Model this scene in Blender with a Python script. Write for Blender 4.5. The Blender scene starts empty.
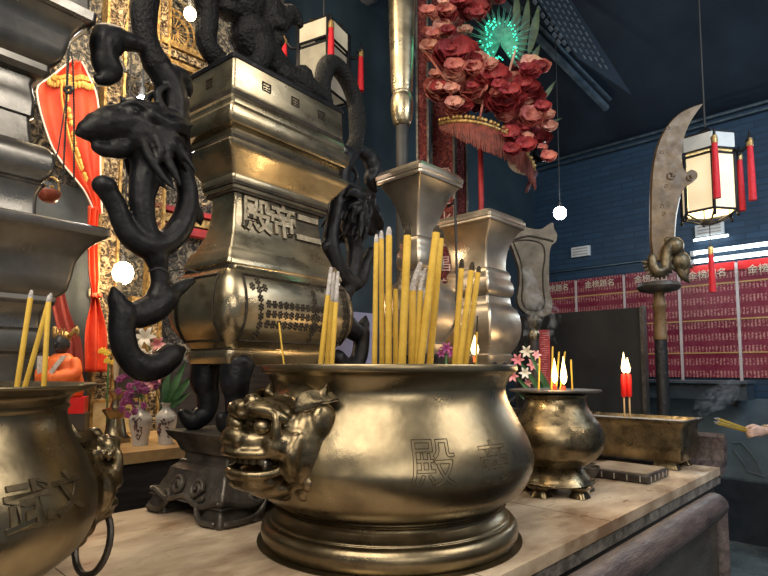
import bpy, math, random
from mathutils import Vector, Matrix
random.seed(7)
SC = bpy.context.scene
COL = SC.collection
sin, cos, pi = math.sin, math.cos, math.pi

# ------------------------------------------------------------------ camera, world, lights, exposure
EYE, F, HOR = 1.40, 555.0, 368.0
PITCH = math.atan(0.0805)
PC, PS = cos(PITCH), sin(PITCH)
PCY = HOR - F * math.tan(PITCH)
cam_d = bpy.data.cameras.new('camera'); cam = bpy.data.objects.new('camera', cam_d); COL.objects.link(cam)
cam.location = (0, 0, EYE); cam.rotation_euler = (pi / 2 + PITCH, 0, 0)
cam_d.sensor_width = 36; cam_d.lens = F / 768 * 36; cam_d.shift_y = (PCY - 288) / 768
cam_d.clip_start = 0.02; cam_d.clip_end = 60
SC.camera = cam
w = bpy.data.worlds.new('world'); SC.world = w; w.use_nodes = True
w.node_tree.nodes['Background'].inputs[0].default_value = (0.78, 0.86, 1.0, 1)
w.node_tree.nodes['Background'].inputs[1].default_value = 0.17
SC.view_settings.view_transform = 'Standard'; SC.view_settings.look = 'None'
SC.view_settings.exposure = 0.35; SC.view_settings.gamma = 1.0; SC.view_settings.use_curve_mapping = False

def lamp(name, kind, loc, power, color=(1, .85, .65), size=.1, target=None, sizey=None, spread=None):
    d = bpy.data.lights.new(name, kind); o = bpy.data.objects.new(name, d); COL.objects.link(o)
    o.location = loc; d.energy = power; d.color = color
    if kind == 'AREA':
        d.shape = 'RECTANGLE'; d.size = size; d.size_y = sizey or size
        if spread: d.spread = spread
    elif kind in ('POINT', 'SPOT'):
        d.shadow_soft_size = size
        if kind == 'SPOT': d.spot_size = spread or 1.0; d.spot_blend = .6
    if target is not None:
        o.rotation_euler = (Vector(target) - Vector(loc)).to_track_quat('-Z', 'Y').to_euler()
    return o
lamp('hall_fill', 'AREA', (-0.9, -0.5, 3.6), 74, (1, .88, .70), 2.2, (-.3, 1.4, 1.0), 1.6)  # unseen area fills added so the metals pick up light
lamp('hall_fill', 'AREA', (2.3, 0.5, 3.3), 34, (1, .9, .76), 1.6, (.9, 2.1, 1.1), 1.2)
lamp('hall_fill', 'AREA', (0.4, -1.2, 2.0), 9, (1, .9, .75), 1.6, (0, 2, 1.2), .5)
lamp('hall_fill', 'AREA', (3.0, 1.2, 3.6), 52, (.5, .74, 1), 1.2, (4.0, 4.2, 1.8), 1.2)
for hx, hy, hz, hp in ((-1.6, .2, 2.3, 3.5), (-.6, -.9, 2.1, 3.5), (.5, -1.0, 2.2, 3.5), (1.5, -.3, 2.2, 3.5), (2.2, .9, 2.3, 4), (.7, .6, 3.0, 3.5), (-1.2, -.6, 1.7, 2.5)):
    lamp('hall_bulb', 'POINT', (hx, hy, hz), hp, (1, .84, .6), .05)
lamp('shrine_light', 'AREA', (-1.0, 1.9, 3.6), 22, (1, .78, .5), .8, (-1.2, 2.6, 1.6), .5)

# ------------------------------------------------------------------ geometry helpers
def ray(px, py):
    a = (px - 384) / F; t = (PCY - py) / F
    return Vector((a, PC - t * PS, PS + t * PC))
def at(px, py, d):
    r = ray(px, py); return Vector((r.x * d / r.y, d, EYE + r.z * d / r.y))
AU = math.radians(44)
UX, UY = sin(AU), cos(AU)
def uv(u, v, z=0.0):                       # room axes: u along the altar table, v across it
    return Vector((u * UX - v * UY, u * UY + v * UX, z))
ROT = pi / 2 - AU                          # rotation putting local x on u and local y on v

class MB:
    def __init__(s): s.v = []; s.f = []
    def add(s, vs, fs):
        n = len(s.v); s.v += [tuple(q) for q in vs]; s.f += [tuple(i + n for i in f) for f in fs]; return s
    def box(s, c, d, rz=0.0, M=None):
        x, y, z = (k / 2 for k in d); vs = []
        for dx, dy, dz in ((-x, -y, -z), (x, -y, -z), (x, y, -z), (-x, y, -z), (-x, -y, z), (x, -y, z), (x, y, z), (-x, y, z)):
            if M is not None: q = M @ Vector((dx, dy, dz)); vs.append((c[0] + q.x, c[1] + q.y, c[2] + q.z))
            else: vs.append((c[0] + dx * cos(rz) - dy * sin(rz), c[1] + dx * sin(rz) + dy * cos(rz), c[2] + dz))
        return s.add(vs, ((3, 2, 1, 0), (4, 5, 6, 7), (0, 1, 5, 4), (1, 2, 6, 5), (2, 3, 7, 6), (3, 0, 4, 7)))
    def rings(s, rr, close=True):
        m = len(rr[0]); vs = [q for r in rr for q in r]; fs = []
        for i in range(len(rr) - 1):
            for k in range(m):
                fs.append((i * m + k, i * m + (k + 1) % m, (i + 1) * m + (k + 1) % m, (i + 1) * m + k))
        if close: fs.append(tuple(range(m))[::-1]); fs.append(tuple(range((len(rr) - 1) * m, len(rr) * m)))
        return s.add(vs, fs)
    def tube(s, path, rad, seg=10, fine=0, ends=True, flat=(1, 1)):
        P = [Vector(p) for p in path]
        R = list(rad) if hasattr(rad, '__len__') else [rad] * len(P)
        if fine: P, R = smooth_path(P, R, fine)
        rr = []; T0 = None; n = None
        for i, p in enumerate(P):
            t = (P[min(i + 1, len(P) - 1)] - P[max(i - 1, 0)])
            t = t.normalized() if t.length > 1e-9 else Vector((0, 0, 1))
            if n is None:
                n = t.cross(Vector((0, 1, 0.01)));
                if n.length < .1: n = t.cross(Vector((1, 0, 0)))
                n.normalize()
            else:
                n = (n - t * n.dot(t)); n.normalize()
            b = t.cross(n)
            def ring(c, r): return [c + n * (r * flat[0] * cos(2 * pi * k / seg)) + b * (r * flat[1] * sin(2 * pi * k / seg)) for k in range(seg)]
            if ends and i == 0: rr.append(ring(p - t * R[0] * .55, R[0] * .55))
            rr.append(ring(p, R[i]))
            if ends and i == len(P) - 1: rr.append(ring(p + t * R[i] * .55, R[i] * .55))
        return s.rings(rr)
    def lathe(s, prof, seg=48, c=(0, 0, 0), close=True):
        return s.rings([[(c[0] + r * cos(2 * pi * k / seg), c[1] + r * sin(2 * pi * k / seg), c[2] + z) for k in range(seg)] for r, z in prof], close)
    def loft(s, secs, rc=.01, c=(0, 0, 0), n=3):
        rr = []
        for sec in secs:
            z, hx, hy = sec[:3]; r = min(sec[3] if len(sec) > 3 else rc, hx * .95, hy * .95); ring = []
            for sx, sy, a0 in ((1, 1, 0), (-1, 1, pi / 2), (-1, -1, pi), (1, -1, 3 * pi / 2)):
                for k in range(n + 1):
                    a = a0 + pi / 2 * k / n
                    ring.append((c[0] + sx * (hx - r) + r * cos(a), c[1] + sy * (hy - r) + r * sin(a), c[2] + z))
            rr.append(ring)
        return s.rings(rr)
    def ell(s, c, r, seg=14, nr=9, M=None):
        rr = []
        for i in range(nr + 1):
            th = pi * (i + .02) / (nr + .04); ring = []
            for k in range(seg):
                q = Vector((r[0] * sin(th) * cos(2 * pi * k / seg), r[1] * sin(th) * sin(2 * pi * k / seg), -r[2] * cos(th)))
                if M is not None: q = M @ q
                ring.append((c[0] + q.x, c[1] + q.y, c[2] + q.z))
            rr.append(ring)
        return s.rings(rr)
    def prism(s, poly, t0, t1, fn):          # fn(a, b, t) -> point
        n = len(poly)
        vs = [fn(a, b, t0) for a, b in poly] + [fn(a, b, t1) for a, b in poly]
        fs = [tuple(range(n)), tuple(range(2 * n - 1, n - 1, -1))] + [(i, n + i, n + (i + 1) % n, (i + 1) % n) for i in range(n)]
        return s.add(vs, fs)
    def sheet(s, fn, nu, nv, th):            # closed thick sheet from fn(a, b) -> (point); thickness along y-ish normal
        P = [[Vector(fn(i / nu, j / nv)) for i in range(nu + 1)] for j in range(nv + 1)]
        off = Vector(th); vs = [q for r in P for q in r] + [q + off for r in P for q in r]
        m = nu + 1; N = m * (nv + 1); fs = []
        for j in range(nv):
            for i in range(nu):
                a = j * m + i; fs.append((a, a + 1, a + m + 1, a + m)); fs.append((N + a + m, N + a + m + 1, N + a + 1, N + a))
        for j in range(nv):
            a, b = j * m, (j + 1) * m; fs.append((a, b, N + b, N + a)); a, b = a + nu, b + nu; fs.append((b, a, N + a, N + b))
        for i in range(nu):
            fs.append((i + 1, i, N + i, N + i + 1)); a = nv * m + i; fs.append((a, a + 1, N + a + 1, N + a))
        return s.add(vs, fs)
    def mesh(s, name):
        me = bpy.data.meshes.new(name); me.from_pydata(s.v, [], s.f); me.validate(); me.update(); return me
    def build(s, name, mat, parent=None, ang=40, remesh=None, smooth=2, fix=True):
        me = s.mesh(name)
        if fix:
            import bmesh
            b = bmesh.new(); b.from_mesh(me); bmesh.ops.recalc_face_normals(b, faces=b.faces[:]); b.to_mesh(me); b.free()
        if remesh:
            o = bpy.data.objects.new('tmp', me); COL.objects.link(o)
            m = o.modifiers.new('r', 'REMESH'); m.mode = 'VOXEL'; m.voxel_size = remesh
            if smooth: q = o.modifiers.new('s', 'SMOOTH'); q.iterations = smooth; q.factor = .5
            dg = bpy.context.evaluated_depsgraph_get(); nm = bpy.data.meshes.new_from_object(o.evaluated_get(dg))
            bpy.data.objects.remove(o); bpy.data.meshes.remove(me); me = nm; me.name = name
        me.materials.clear(); me.materials.append(mat)
        me.polygons.foreach_set('use_smooth', [True] * len(me.polygons))
        if ang < 180: me.set_sharp_from_angle(angle=math.radians(ang))
        o = bpy.data.objects.new(name, me); COL.objects.link(o)
        if parent: o.parent = parent
        return o

def smooth_path(P, R, n):
    out, rad = [], []
    for i in range(len(P) - 1):
        p0, p1, p2, p3 = P[max(i - 1, 0)], P[i], P[i + 1], P[min(i + 2, len(P) - 1)]
        for k in range(n):
            t = k / n
            out.append(.5 * ((2 * p1) + (p2 - p0) * t + (2 * p0 - 5 * p1 + 4 * p2 - p3) * t * t + (3 * p1 - p0 - 3 * p2 + p3) * t ** 3))
            rad.append(R[i] + (R[i + 1] - R[i]) * (t * t * (3 - 2 * t)))
    return out + [P[-1]], rad + [R[-1]]

def tag(o, label=None, cat=None, group=None, kind=None):
    if label: o['label'] = label
    if cat: o['category'] = cat
    if group: o['group'] = group
    if kind: o['kind'] = kind
    return o
def thing(name, label, cat, loc=(0, 0, 0), rz=0.0, group=None):
    o = bpy.data.objects.new(name, None); COL.objects.link(o); o.empty_display_size = .05
    o.location = loc; o.rotation_euler = (0, 0, rz); return tag(o, label, cat, group)
def dup(root, loc=None, rz=None, label=None):
    r = root.copy(); COL.objects.link(r)
    if loc is not None: r.location = loc
    if rz is not None: r.rotation_euler = (0, 0, rz)
    if label: r['label'] = label
    for ch in list(root.children):
        c = ch.copy(); COL.objects.link(c); c.parent = r
        for g in list(ch.children):
            d = g.copy(); COL.objects.link(d); d.parent = c
    return r
def struct(o): o['kind'] = 'structure'; return o

def glyphs(text, size, depth=.002, outline=0.0, spacing=1.0, bold=0.0):
    """text as mesh data: verts in (x right, y up, z out), faces"""
    c = bpy.data.curves.new('g', 'FONT'); c.body = text; c.size = size; c.align_x = 'CENTER'; c.align_y = 'CENTER'
    c.space_line = spacing; c.offset = bold
    if outline: c.fill_mode = 'NONE'; c.bevel_depth = outline; c.bevel_resolution = 0; c.resolution_u = 3
    else: c.extrude = depth; c.resolution_u = 3
    o = bpy.data.objects.new('g', c); COL.objects.link(o)
    dg = bpy.context.evaluated_depsgraph_get(); me = bpy.data.meshes.new_from_object(o.evaluated_get(dg))
    vs = [tuple(v.co) for v in me.vertices]; fs = [tuple(p.vertices) for p in me.polygons]
    bpy.data.objects.remove(o); bpy.data.curves.remove(c); bpy.data.meshes.remove(me)
    return vs, fs

# ------------------------------------------------------------------ materials
def mat(name, c1, c2=None, rough=.5, metal=0.0, scale=6.0, bump=0.0, bscale=40.0, emit=None, estr=0.0, rvar=.1, detail=5, stretch=None, lo=.35, hi=.65, coat=0.0, trans=0.0, alpha=1.0):
    m = bpy.data.materials.new(name); m.use_nodes = True; nt = m.node_tree; N = nt.nodes; L = nt.links
    b = N['Principled BSDF']; b.inputs['Metallic'].default_value = metal; b.inputs['Roughness'].default_value = rough
    if coat: b.inputs['Coat Weight'].default_value = coat; b.inputs['Coat Roughness'].default_value = .2
    if trans: b.inputs['Transmission Weight'].default_value = trans
    tc = N.new('ShaderNodeTexCoord'); mp = N.new('ShaderNodeMapping'); L.new(tc.outputs['Object'], mp.inputs[0])
    if stretch: mp.inputs['Scale'].default_value = stretch
    nz = N.new('ShaderNodeTexNoise'); nz.inputs['Scale'].default_value = scale; nz.inputs['Detail'].default_value = detail; nz.inputs['Roughness'].default_value = .65
    L.new(mp.outputs[0], nz.inputs['Vector'])
    cr = N.new('ShaderNodeValToRGB'); cr.color_ramp.elements[0].position = lo; cr.color_ramp.elements[1].position = hi
    cr.color_ramp.elements[0].color = (*c1, 1); cr.color_ramp.elements[1].color = (*(c2 or c1), 1)
    L.new(nz.outputs['Fac'], cr.inputs[0]); L.new(cr.outputs[0], b.inputs['Base Color'])
    if rvar:
        mr = N.new('ShaderNodeMapRange'); mr.inputs[3].default_value = max(rough - rvar, .03); mr.inputs[4].default_value = min(rough + rvar, 1)
        mr.inputs[1].default_value = .3; mr.inputs[2].default_value = .7
        n2 = N.new('ShaderNodeTexNoise'); n2.inputs['Scale'].default_value = scale * 2.3; n2.inputs['Detail'].default_value = 4; L.new(mp.outputs[0], n2.inputs['Vector'])
        L.new(n2.outputs['Fac'], mr.inputs[0]); L.new(mr.outputs[0], b.inputs['Roughness'])
    if bump:
        n3 = N.new('ShaderNodeTexNoise'); n3.inputs['Scale'].default_value = bscale; n3.inputs['Detail'].default_value = 4; L.new(mp.outputs[0], n3.inputs['Vector'])
        bp = N.new('ShaderNodeBump'); bp.inputs['Strength'].default_value = bump; bp.inputs['Distance'].default_value = .01
        L.new(n3.outputs['Fac'], bp.inputs['Height']); L.new(bp.outputs[0], b.inputs['Normal'])
    if emit: b.inputs['Emission Color'].default_value = (*emit, 1); b.inputs['Emission Strength'].default_value = estr
    return m
def emis(name, c, s):
    m = bpy.data.materials.new(name); m.use_nodes = True; nt = m.node_tree; nt.nodes.clear()
    o = nt.nodes.new('ShaderNodeOutputMaterial'); e = nt.nodes.new('ShaderNodeEmission'); e.inputs[0].default_value = (*c, 1); e.inputs[1].default_value = s
    nt.links.new(e.outputs[0], o.inputs[0]); return m

BRASS = mat('aged_brass', (.16, .128, .080), (.33, .272, .172), .31, .95, 5, .05, 60, rvar=.06)
BRASS_D = mat('dark_brass', (.085, .068, .042), (.25, .195, .115), .32, .95, 14, .15, 45, rvar=.1)
BRASS_U = mat('urn_brass', (.26, .22, .145), (.50, .43, .30), .31, .95, 4, .06, 30, rvar=.1, stretch=(1, 1, 2))
PEWTER = mat('grey_bronze', (.14, .135, .127), (.31, .30, .28), .33, .9, 4, .06, 25, rvar=.1)
SILVER = mat('pale_brass', (.38, .325, .255), (.62, .54, .435), .34, .9, 4, .05, 30, rvar=.1)
BLACK = mat('blackened_bronze', (.0025, .003, .0045), (.009, .010, .014), .46, .0, 14, .25, 60, rvar=.1)
DUSTY = mat('dusty_black_bronze', (.003, .0035, .005), (.02, .022, .025), .6, .0, 60, .8, 110, lo=.56, hi=.8)
for m_ in (BLACK, DUSTY): m_.node_tree.nodes['Principled BSDF'].inputs['Specular IOR Level'].default_value = .28
IRON = mat('dark_stand_metal', (.055, .048, .042), (.15, .135, .12), .45, .7, 10, .25, 60)
STONE = mat('stained_marble', (.20, .125, .075), (.60, .49, .365), .36, 0, 3.6, .06, 30, rvar=.12, stretch=(.8, 1.6, 1), lo=.36, hi=.60, detail=7)
STONE_E = mat('stone_edge', (.05, .043, .036), (.20, .18, .16), .7, 0, 20, .6, 50)
WOOD = mat('dark_wood', (.018, .014, .013), (.05, .04, .036), .45, 0, 6, .15, 40, stretch=(1, 8, 8))
RAILW = mat('worn_dark_wood', (.028, .018, .018), (.11, .08, .075), .5, 0, 9, .3, 50, stretch=(1, 5, 5))
PANELW = mat('dusty_panel', (.03, .026, .021), (.065, .056, .045), .3, 0, 4, .05, 20, stretch=(1, 4, 4))
GOLD = mat('gilded', (.20, .10, .03), (.62, .42, .16), .4, .6, 40, .6, 60)
RED = mat('red_cloth', (.50, .035, .012), (.80, .09, .03), .7, 0, 6, .1, 30)
REDP = mat('red_paint', (.20, .012, .015), (.42, .03, .035), .5, 0, 8, .1, 40)
REDT = mat('red_tassel', (.45, .004, .012), (.75, .012, .03), .6, 0, 40, .3, 160, stretch=(6, 6, 1))
YEL = mat('yellow_incense', (.50, .31, .035), (.66, .43, .065), .75, 0, 30, .1, 150)
ASH = mat('grey_ash', (.30, .28, .28), (.62, .59, .58), .95, 0, 80, .5, 120)
BURNT = mat('burnt_tip', (.012, .01, .008), (.05, .035, .02), .95, 0, 80, .4, 120)
SAND = mat('incense_ash', (.25, .23, .21), (.5, .47, .43), .95, 0, 60, .6, 100)
CARVE = mat('etched_line', (.03, .022, .012), (.09, .065, .035), .6, .5, 30)
CHAR = mat('raised_character', (.30, .25, .17), (.52, .44, .31), .45, .85, 30, .2, 80)
CHARE = mat('character_edge', (.015, .013, .01), (.05, .04, .03), .6, .5, 30)
FLAME = emis('flame', (1, .66, .26), 6)
FLAMEC = emis('flame_core', (1, .70, .32), 6.5)
BULB = emis('warm_bulb', (1, .80, .45), 30)
BULBW = emis('white_bulb', (.9, .95, 1), 30)
TUBEW = emis('tube_white', (.8, .93, 1), 7)
GREEN = mat('leaf_green', (.012, .06, .018), (.06, .17, .05), .5, 0, 12)
PINK = mat('pink_petal', (.62, .16, .22), (.85, .45, .45), .6, 0, 14)
WHITEP = mat('white_petal', (.75, .66, .55), (.85, .80, .70), .6, 0, 14)
PURPLE = mat('purple_petal', (.10, .015, .07), (.33, .06, .22), .6, 0, 20)
FLRED = mat('dark_red_petal', (.16, .012, .02), (.50, .07, .08), .55, 0, 12)
FLPINK = mat('coral_petal', (.45, .10, .09), (.75, .33, .27), .55, 0, 12)
CABLE = mat('black_cable', (.01, .01, .012), (.03, .03, .03), .6)
WHITE = mat('white_enamel', (.55, .56, .55), (.7, .7, .68), .5)
GLASSP = mat('lantern_paper', (.75, .66, .45), (.85, .76, .56), .6, 0, 8, emit=(1, .80, .48), estr=.42)
GLASSD = mat('self_lit_lantern_glass', (.45, .40, .30), (.62, .55, .42), .35, 0, 8, emit=(1, .85, .6), estr=.12)  # weak emission stands in for light falling on unlit panes
STEEL = mat('steel_channel', (.06, .09, .11), (.15, .19, .22), .5, .6, 12)

def brick_mat():
    m = mat('navy_brick', (.010, .028, .055), (.022, .052, .09), .6, 0, 3); nt = m.node_tree; N = nt.nodes; L = nt.links
    b = N['Principled BSDF']; tc = N.new('ShaderNodeTexCoord'); mp = N.new('ShaderNodeMapping'); L.new(tc.outputs['Object'], mp.inputs[0])
    mp.inputs['Rotation'].default_value = (0, pi / 2, 0)
    bk = N.new('ShaderNodeTexBrick'); bk.inputs['Scale'].default_value = 1; bk.inputs['Brick Width'].default_value = .20; bk.inputs['Row Height'].default_value = .055
    bk.inputs['Mortar Size'].default_value = .006; bk.inputs['Bias'].default_value = -.1
    sx = N.new('ShaderNodeSeparateXYZ'); cx = N.new('ShaderNodeCombineXYZ'); L.new(tc.outputs['Object'], sx.inputs[0])
    L.new(sx.outputs[1], cx.inputs[0]); L.new(sx.outputs[2], cx.inputs[1]); L.new(cx.outputs[0], bk.inputs['Vector'])
    bk.inputs['Color1'].default_value = (.008, .032, .066, 1); bk.inputs['Color2'].default_value = (.014, .046, .09, 1); bk.inputs['Mortar'].default_value = (.007, .026, .052, 1)
    L.new(bk.outputs['Color'], b.inputs['Base Color'])
    bp = N.new('ShaderNodeBump'); bp.inputs['Strength'].default_value = .5; bp.inputs['Distance'].default_value = .008; L.new(bk.outputs['Fac'], bp.inputs['Height']); bp.invert = True; L.new(bp.outputs[0], b.inputs['Normal'])
    return m
BRICK = brick_mat()
ROOFM = mat('dark_roof', (.006, .012, .022), (.012, .024, .04), .7, 0, 2)
DARKW = mat('dark_teal_wall', (.010, .022, .032), (.022, .042, .055), .65, 0, 2)
LOWW = mat('painted_low_wall', (.07, .10, .12), (.13, .17, .195), .4, 0, 3, .05, 20)
PLINTH = mat('dark_plinth', (.008, .014, .022), (.014, .022, .032), .5)
FLOORM = mat('grey_floor', (.05, .065, .07), (.13, .155, .16), .25, 0, 3, .05, 20)
BOARD = mat('sooty_board', (.005, .005, .006), (.018, .018, .019), .6, 0, 3)

def carved_mat(name, a, b_, c, sc):
    m = mat(name, a, b_, .5, .3, sc, 0, 1); nt = m.node_tree; N = nt.nodes; L = nt.links; b = N['Principled BSDF']
    tc = N.new('ShaderNodeTexCoord'); nz = N.new('ShaderNodeTexNoise'); nz.inputs['Scale'].default_value = sc * .5; nz.inputs['Detail'].default_value = 6; nz.inputs['Distortion'].default_value = 2.5
    L.new(tc.outputs['Object'], nz.inputs['Vector'])
    cr = N.new('ShaderNodeValToRGB'); e = cr.color_ramp.elements
    e[0].position = .40; e[0].color = (*a, 1); e[1].position = .62; e[1].color = (*c, 1); k = e.new(.50); k.color = (*b_, 1)
    L.new(nz.outputs['Fac'], cr.inputs[0]); L.new(cr.outputs[0], b.inputs['Base Color'])
    bp = N.new('ShaderNodeBump'); bp.inputs['Strength'].default_value = 1; bp.inputs['Distance'].default_value = .02; L.new(nz.outputs['Fac'], bp.inputs['Height']); L.new(bp.outputs[0], b.inputs['Normal'])
    return m
CARVED = carved_mat('carved_gilt_wood', (.02, .016, .014), (.20, .13, .07), (.55, .43, .26), 60)
CARVEG = carved_mat('carved_grey_gilt', (.03, .032, .035), (.10, .095, .09), (.34, .29, .21), 55)
COUPL = carved_mat('lacquered_couplet', (.07, .010, .012), (.15, .018, .02), (.26, .055, .04), 45)

def sheet_mat():                             # prayer sheets: maroon with rows of small gilt characters
    m = mat('prayer_sheet', (.16, .012, .03), (.24, .03, .055), .3, 0, 3); nt = m.node_tree; N = nt.nodes; L = nt.links; b = N['Principled BSDF']
    tc = N.new('ShaderNodeTexCoord'); sx = N.new('ShaderNodeSeparateXYZ'); L.new(tc.outputs['Object'], sx.inputs[0])
    def math_(op, a, b2=None):
        n = N.new('ShaderNodeMath'); n.operation = op
        if isinstance(a, (int, float)): n.inputs[0].default_value = a
        else: L.new(a, n.inputs[0])
        if b2 is not None:
            if isinstance(b2, (int, float)): n.inputs[1].default_value = b2
            else: L.new(b2, n.inputs[1])
        return n.outputs[0]
    fy = math_('FRACT', math_('MULTIPLY', sx.outputs[1], 38)); fz = math_('FRACT', math_('MULTIPLY', sx.outputs[2], 9.5))
    colm = math_('LESS_THAN', fy, .52); row = math_('LESS_THAN', fz, .55)
    nz = N.new('ShaderNodeTexNoise'); nz.inputs['Scale'].default_value = 90; nz.inputs['Detail'].default_value = 2; L.new(tc.outputs['Object'], nz.inputs['Vector'])
    ink = math_('GREATER_THAN', nz.outputs['Fac'], .47)
    msk = math_('MULTIPLY', math_('MULTIPLY', colm, row), ink)
    mx = N.new('ShaderNodeMix'); mx.data_type = 'RGBA'; mx.inputs['B'].default_value = (.46, .20, .17, 1)
    src = b.inputs['Base Color'].links[0].from_socket; L.new(msk, mx.inputs['Factor']); L.new(src, mx.inputs['A']); L.new(mx.outputs['Result'], b.inputs['Base Color'])
    return m
SHEET = sheet_mat()
GLINE = mat('gold_line', (.42, .22, .07), (.55, .32, .12), .5)

# ------------------------------------------------------------------ the setting
def slab(name, u0, u1, v0, v1, z0, z1, m):
    b = MB().box(((u0 + u1) / 2, (v0 + v1) / 2, (z0 + z1) / 2), (u1 - u0, v1 - v0, z1 - z0)).build(name, m)
    b.rotation_euler = (0, 0, ROT); return b
struct(slab('floor', -3.5, 5.6, -3.2, 3.1, -.1, 0, FLOORM))
struct(slab('wall_right', 5.4, 5.55, -3.2, 3.1, .0, 3.62, BRICK))
struct(slab('wall_back', -3.5, 5.4, 2.95, 3.1, 0, 6.4, DARKW))
rf = MB(); rf.prism([(5.55, 3.62), (1.2, 6.4), (1.2, 6.5), (5.55, 3.72)], -3.2, 3.1, lambda a, b, t: (a, t, b))
r = struct(rf.build('ceiling', ROOFM)); r.rotation_euler = (0, 0, ROT)
struct(slab('baseboard_right', 5.30, 5.4, -3.2, 2.9, 0, .48, PLINTH))
struct(slab('trim_1', 5.385, 5.4, -3.2, 2.9, .48, 1.15, LOWW))
struct(slab('trim_2', 5.37, 5.4, -3.2, 2.9, .48, .495, STEEL))

# wall pipes
def wallthing(name, label, cat, mb, m, group=None):
    o = mb.build(name, m); o.rotation_euler = (0, 0, ROT); tag(o, label, cat, group); return o
b = MB(); b.tube([(5.37, -2.5, 3.59), (5.37, 2.93, 3.59)], .014, 8)
wallthing('conduit_pipe', 'upper thin grey conduit running along the top of navy brick wall', 'pipe', b, STEEL)
b = MB(); b.tube([(5.36, -2.5, 3.53), (5.36, 2.93, 3.53)], .011, 8)
wallthing('conduit_pipe', 'lower of the two thin grey conduits under the roof edge', 'pipe', b, STEEL)
b = MB(); b.tube([(5.38, 1.6, 2.40), (5.38, 2.93, 2.40)], .006, 6)
wallthing('wall_wire', 'thin wire strung along brick wall just above the red prayer sheets', 'wire', b, STEEL)

# prayer sheets, each with header writing and gold lines
edges = [2.93, 2.477, 1.998, 1.517, 1.071, .62]
names = ['red prayer sheet partly behind the fan-shaped ritual weapon', 'red prayer sheet between fan weapon and halberd, hidden below by black board',
         'red prayer sheet directly behind the halberd pole', 'red prayer sheet with bright red head strip behind the hanging tassel',
         'red prayer sheet below the fluorescent tubes, at the picture edge']
sheet_proto = None
for i in range(5):
    v1, v0 = edges[i], edges[i + 1]; wd = v1 - v0 - .02; c = (v0 + v1) / 2
    t = thing('prayer_sheet', names[i], 'poster', uv(5.385, c, 1.32), ROT, 'prayer sheets on the brick wall')
    H = .975
    MB().box((0, 0, H / 2), (.012, wd, H)).build('paper', SHEET, t)
    for z in (.21, .49, .80): MB().box((-.009, 0, z), (.005, wd, .012)).build('gold_line', GLINE, t)
    bs = MB().box((-.010, -wd / 2 - .006, H / 2 - .02), (.008, .022, H + .02)); bs.build('divider_strip', mat('pale_strip', (.5, .38, .36), (.62, .5, .46), .5), t)
    if i in (3, 4): MB().box((-.009, 0, H - .035), (.006, wd, .07)).build('head_strip', mat('bright_red', (.62, .01, .015), (.7, .02, .02), .4), t)
    vs, fs = glyphs('金榜題名', .075, .001)
    b = MB(); b.add([(-.014 - z, -x, .905 + y - (.015 if i > 2 else 0)) for x, y, z in vs], fs); b.build('lettering', mat('gilt_letter', (.66, .52, .36), (.78, .68, .5), .5), t)

# ledge, black board
t = thing('wall_counter', 'long dark grey ledge fixed along the wall below the prayer sheets', 'counter', uv(5.15, 1.6, 1.15), ROT)
MB().box((0, .25, .065), (.28, 1.75, .13)).build('counter_beam', mat('dark_grey_paint', (.03, .04, .05), (.05, .065, .08), .35), t)
MB().box((-.02, .25, .138), (.34, 1.78, .02)).build('counter_lid', mat('grey_paint', (.05, .065, .078), (.08, .1, .115), .35), t)
for k, y in enumerate((-.5, .35, 1.05)): MB().box((.10, y, -.03), (.08, .04, .06)).build('bracket', IRON, t)
b = MB()
for k in range(16):
    y = random.uniform(.55, 2.1); z = random.uniform(.6, 1.05); pts = [(5.379, y, z)]
    for q in range(4): pts.append((5.379, pts[-1][1] + random.uniform(-.07, .07), pts[-1][2] + random.uniform(-.09, .07)))
    b.tube(pts, .012, 5, flat=(1, .25))
wallthing('wall_mural', 'faded pale wandering marks painted on the low blue wall', 'mural', b, mat('faded_paint', (.13, .15, .16), (.2, .21, .21), .6))

t = thing('notice_board', 'sooty black standing board behind the round brass burner and candles', 'board', uv(4.2, 1.95, 0), ROT)
MB().box((0, 0, .93), (.05, 1.02, 1.82)).build('board_panel', BOARD, t)
MB().box((-.005, -.515, .93), (.07, .025, 1.84)).build('frame', IRON, t); MB().box((-.005, .515, .93), (.07, .025, 1.84)).build('frame', IRON, t)
MB().box((0, 0, .02), (.3, 1.06, .04)).build('foot', IRON, t)

# fluorescent tubes and small fittings
for z, lab in ((2.40, 'upper bright fluorescent tube on the brick wall above prayer sheets'), (2.325, 'lower fluorescent tube just over the bright red head strip')):
    t = thing('fluorescent_lamp', lab, 'lamp', uv(5.33, .85, z), ROT, 'fluorescent tubes')
    MB().tube([(0, -.55, 0), (0, .52, 0)], .016, 10).build('tube', TUBEW, t)
    MB().box((.035, 0, .01), (.03, 1.1, .03)).build('housing', WHITE, t)
    b = MB().box((.01, -.55, 0), (.04, .03, .04)); b.box((.01, .54, 0), (.04, .03, .04)); b.build('end_cap', WHITE, t)
lamp('tube_glow', 'AREA', uv(5.2, .9, 2.38), 7, (.75, .9, 1), 1.0, uv(4.2, .9, 1.6), .08)
for v, z, s, lab in ((1.26, 2.60, .20, 'pale square wall light just under the lit lantern'), (2.42, 2.575, .17, 'pale slotted wall vent beneath the bare round bulb')):
    t = thing('wall_fitting', lab, 'wall light', uv(5.38, v, z), ROT)
    MB().loft([(-.05, .02, s / 2 + .01), (.05, .02, s / 2 + .01)], .004).build('housing', WHITE, t)
    b = MB()
    for k in range(3): b.box((-.022, 0, -.028 + .028 * k), (.006, s * .9, .012))
    b.build('slat', mat('fitting_slat', (.3, .27, .24), (.42, .38, .34), .6), t)
t = thing('shelf_strip', 'thin pale strip lamp under the square wall light', 'lamp', uv(5.36, 1.25, 2.52), ROT)
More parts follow.
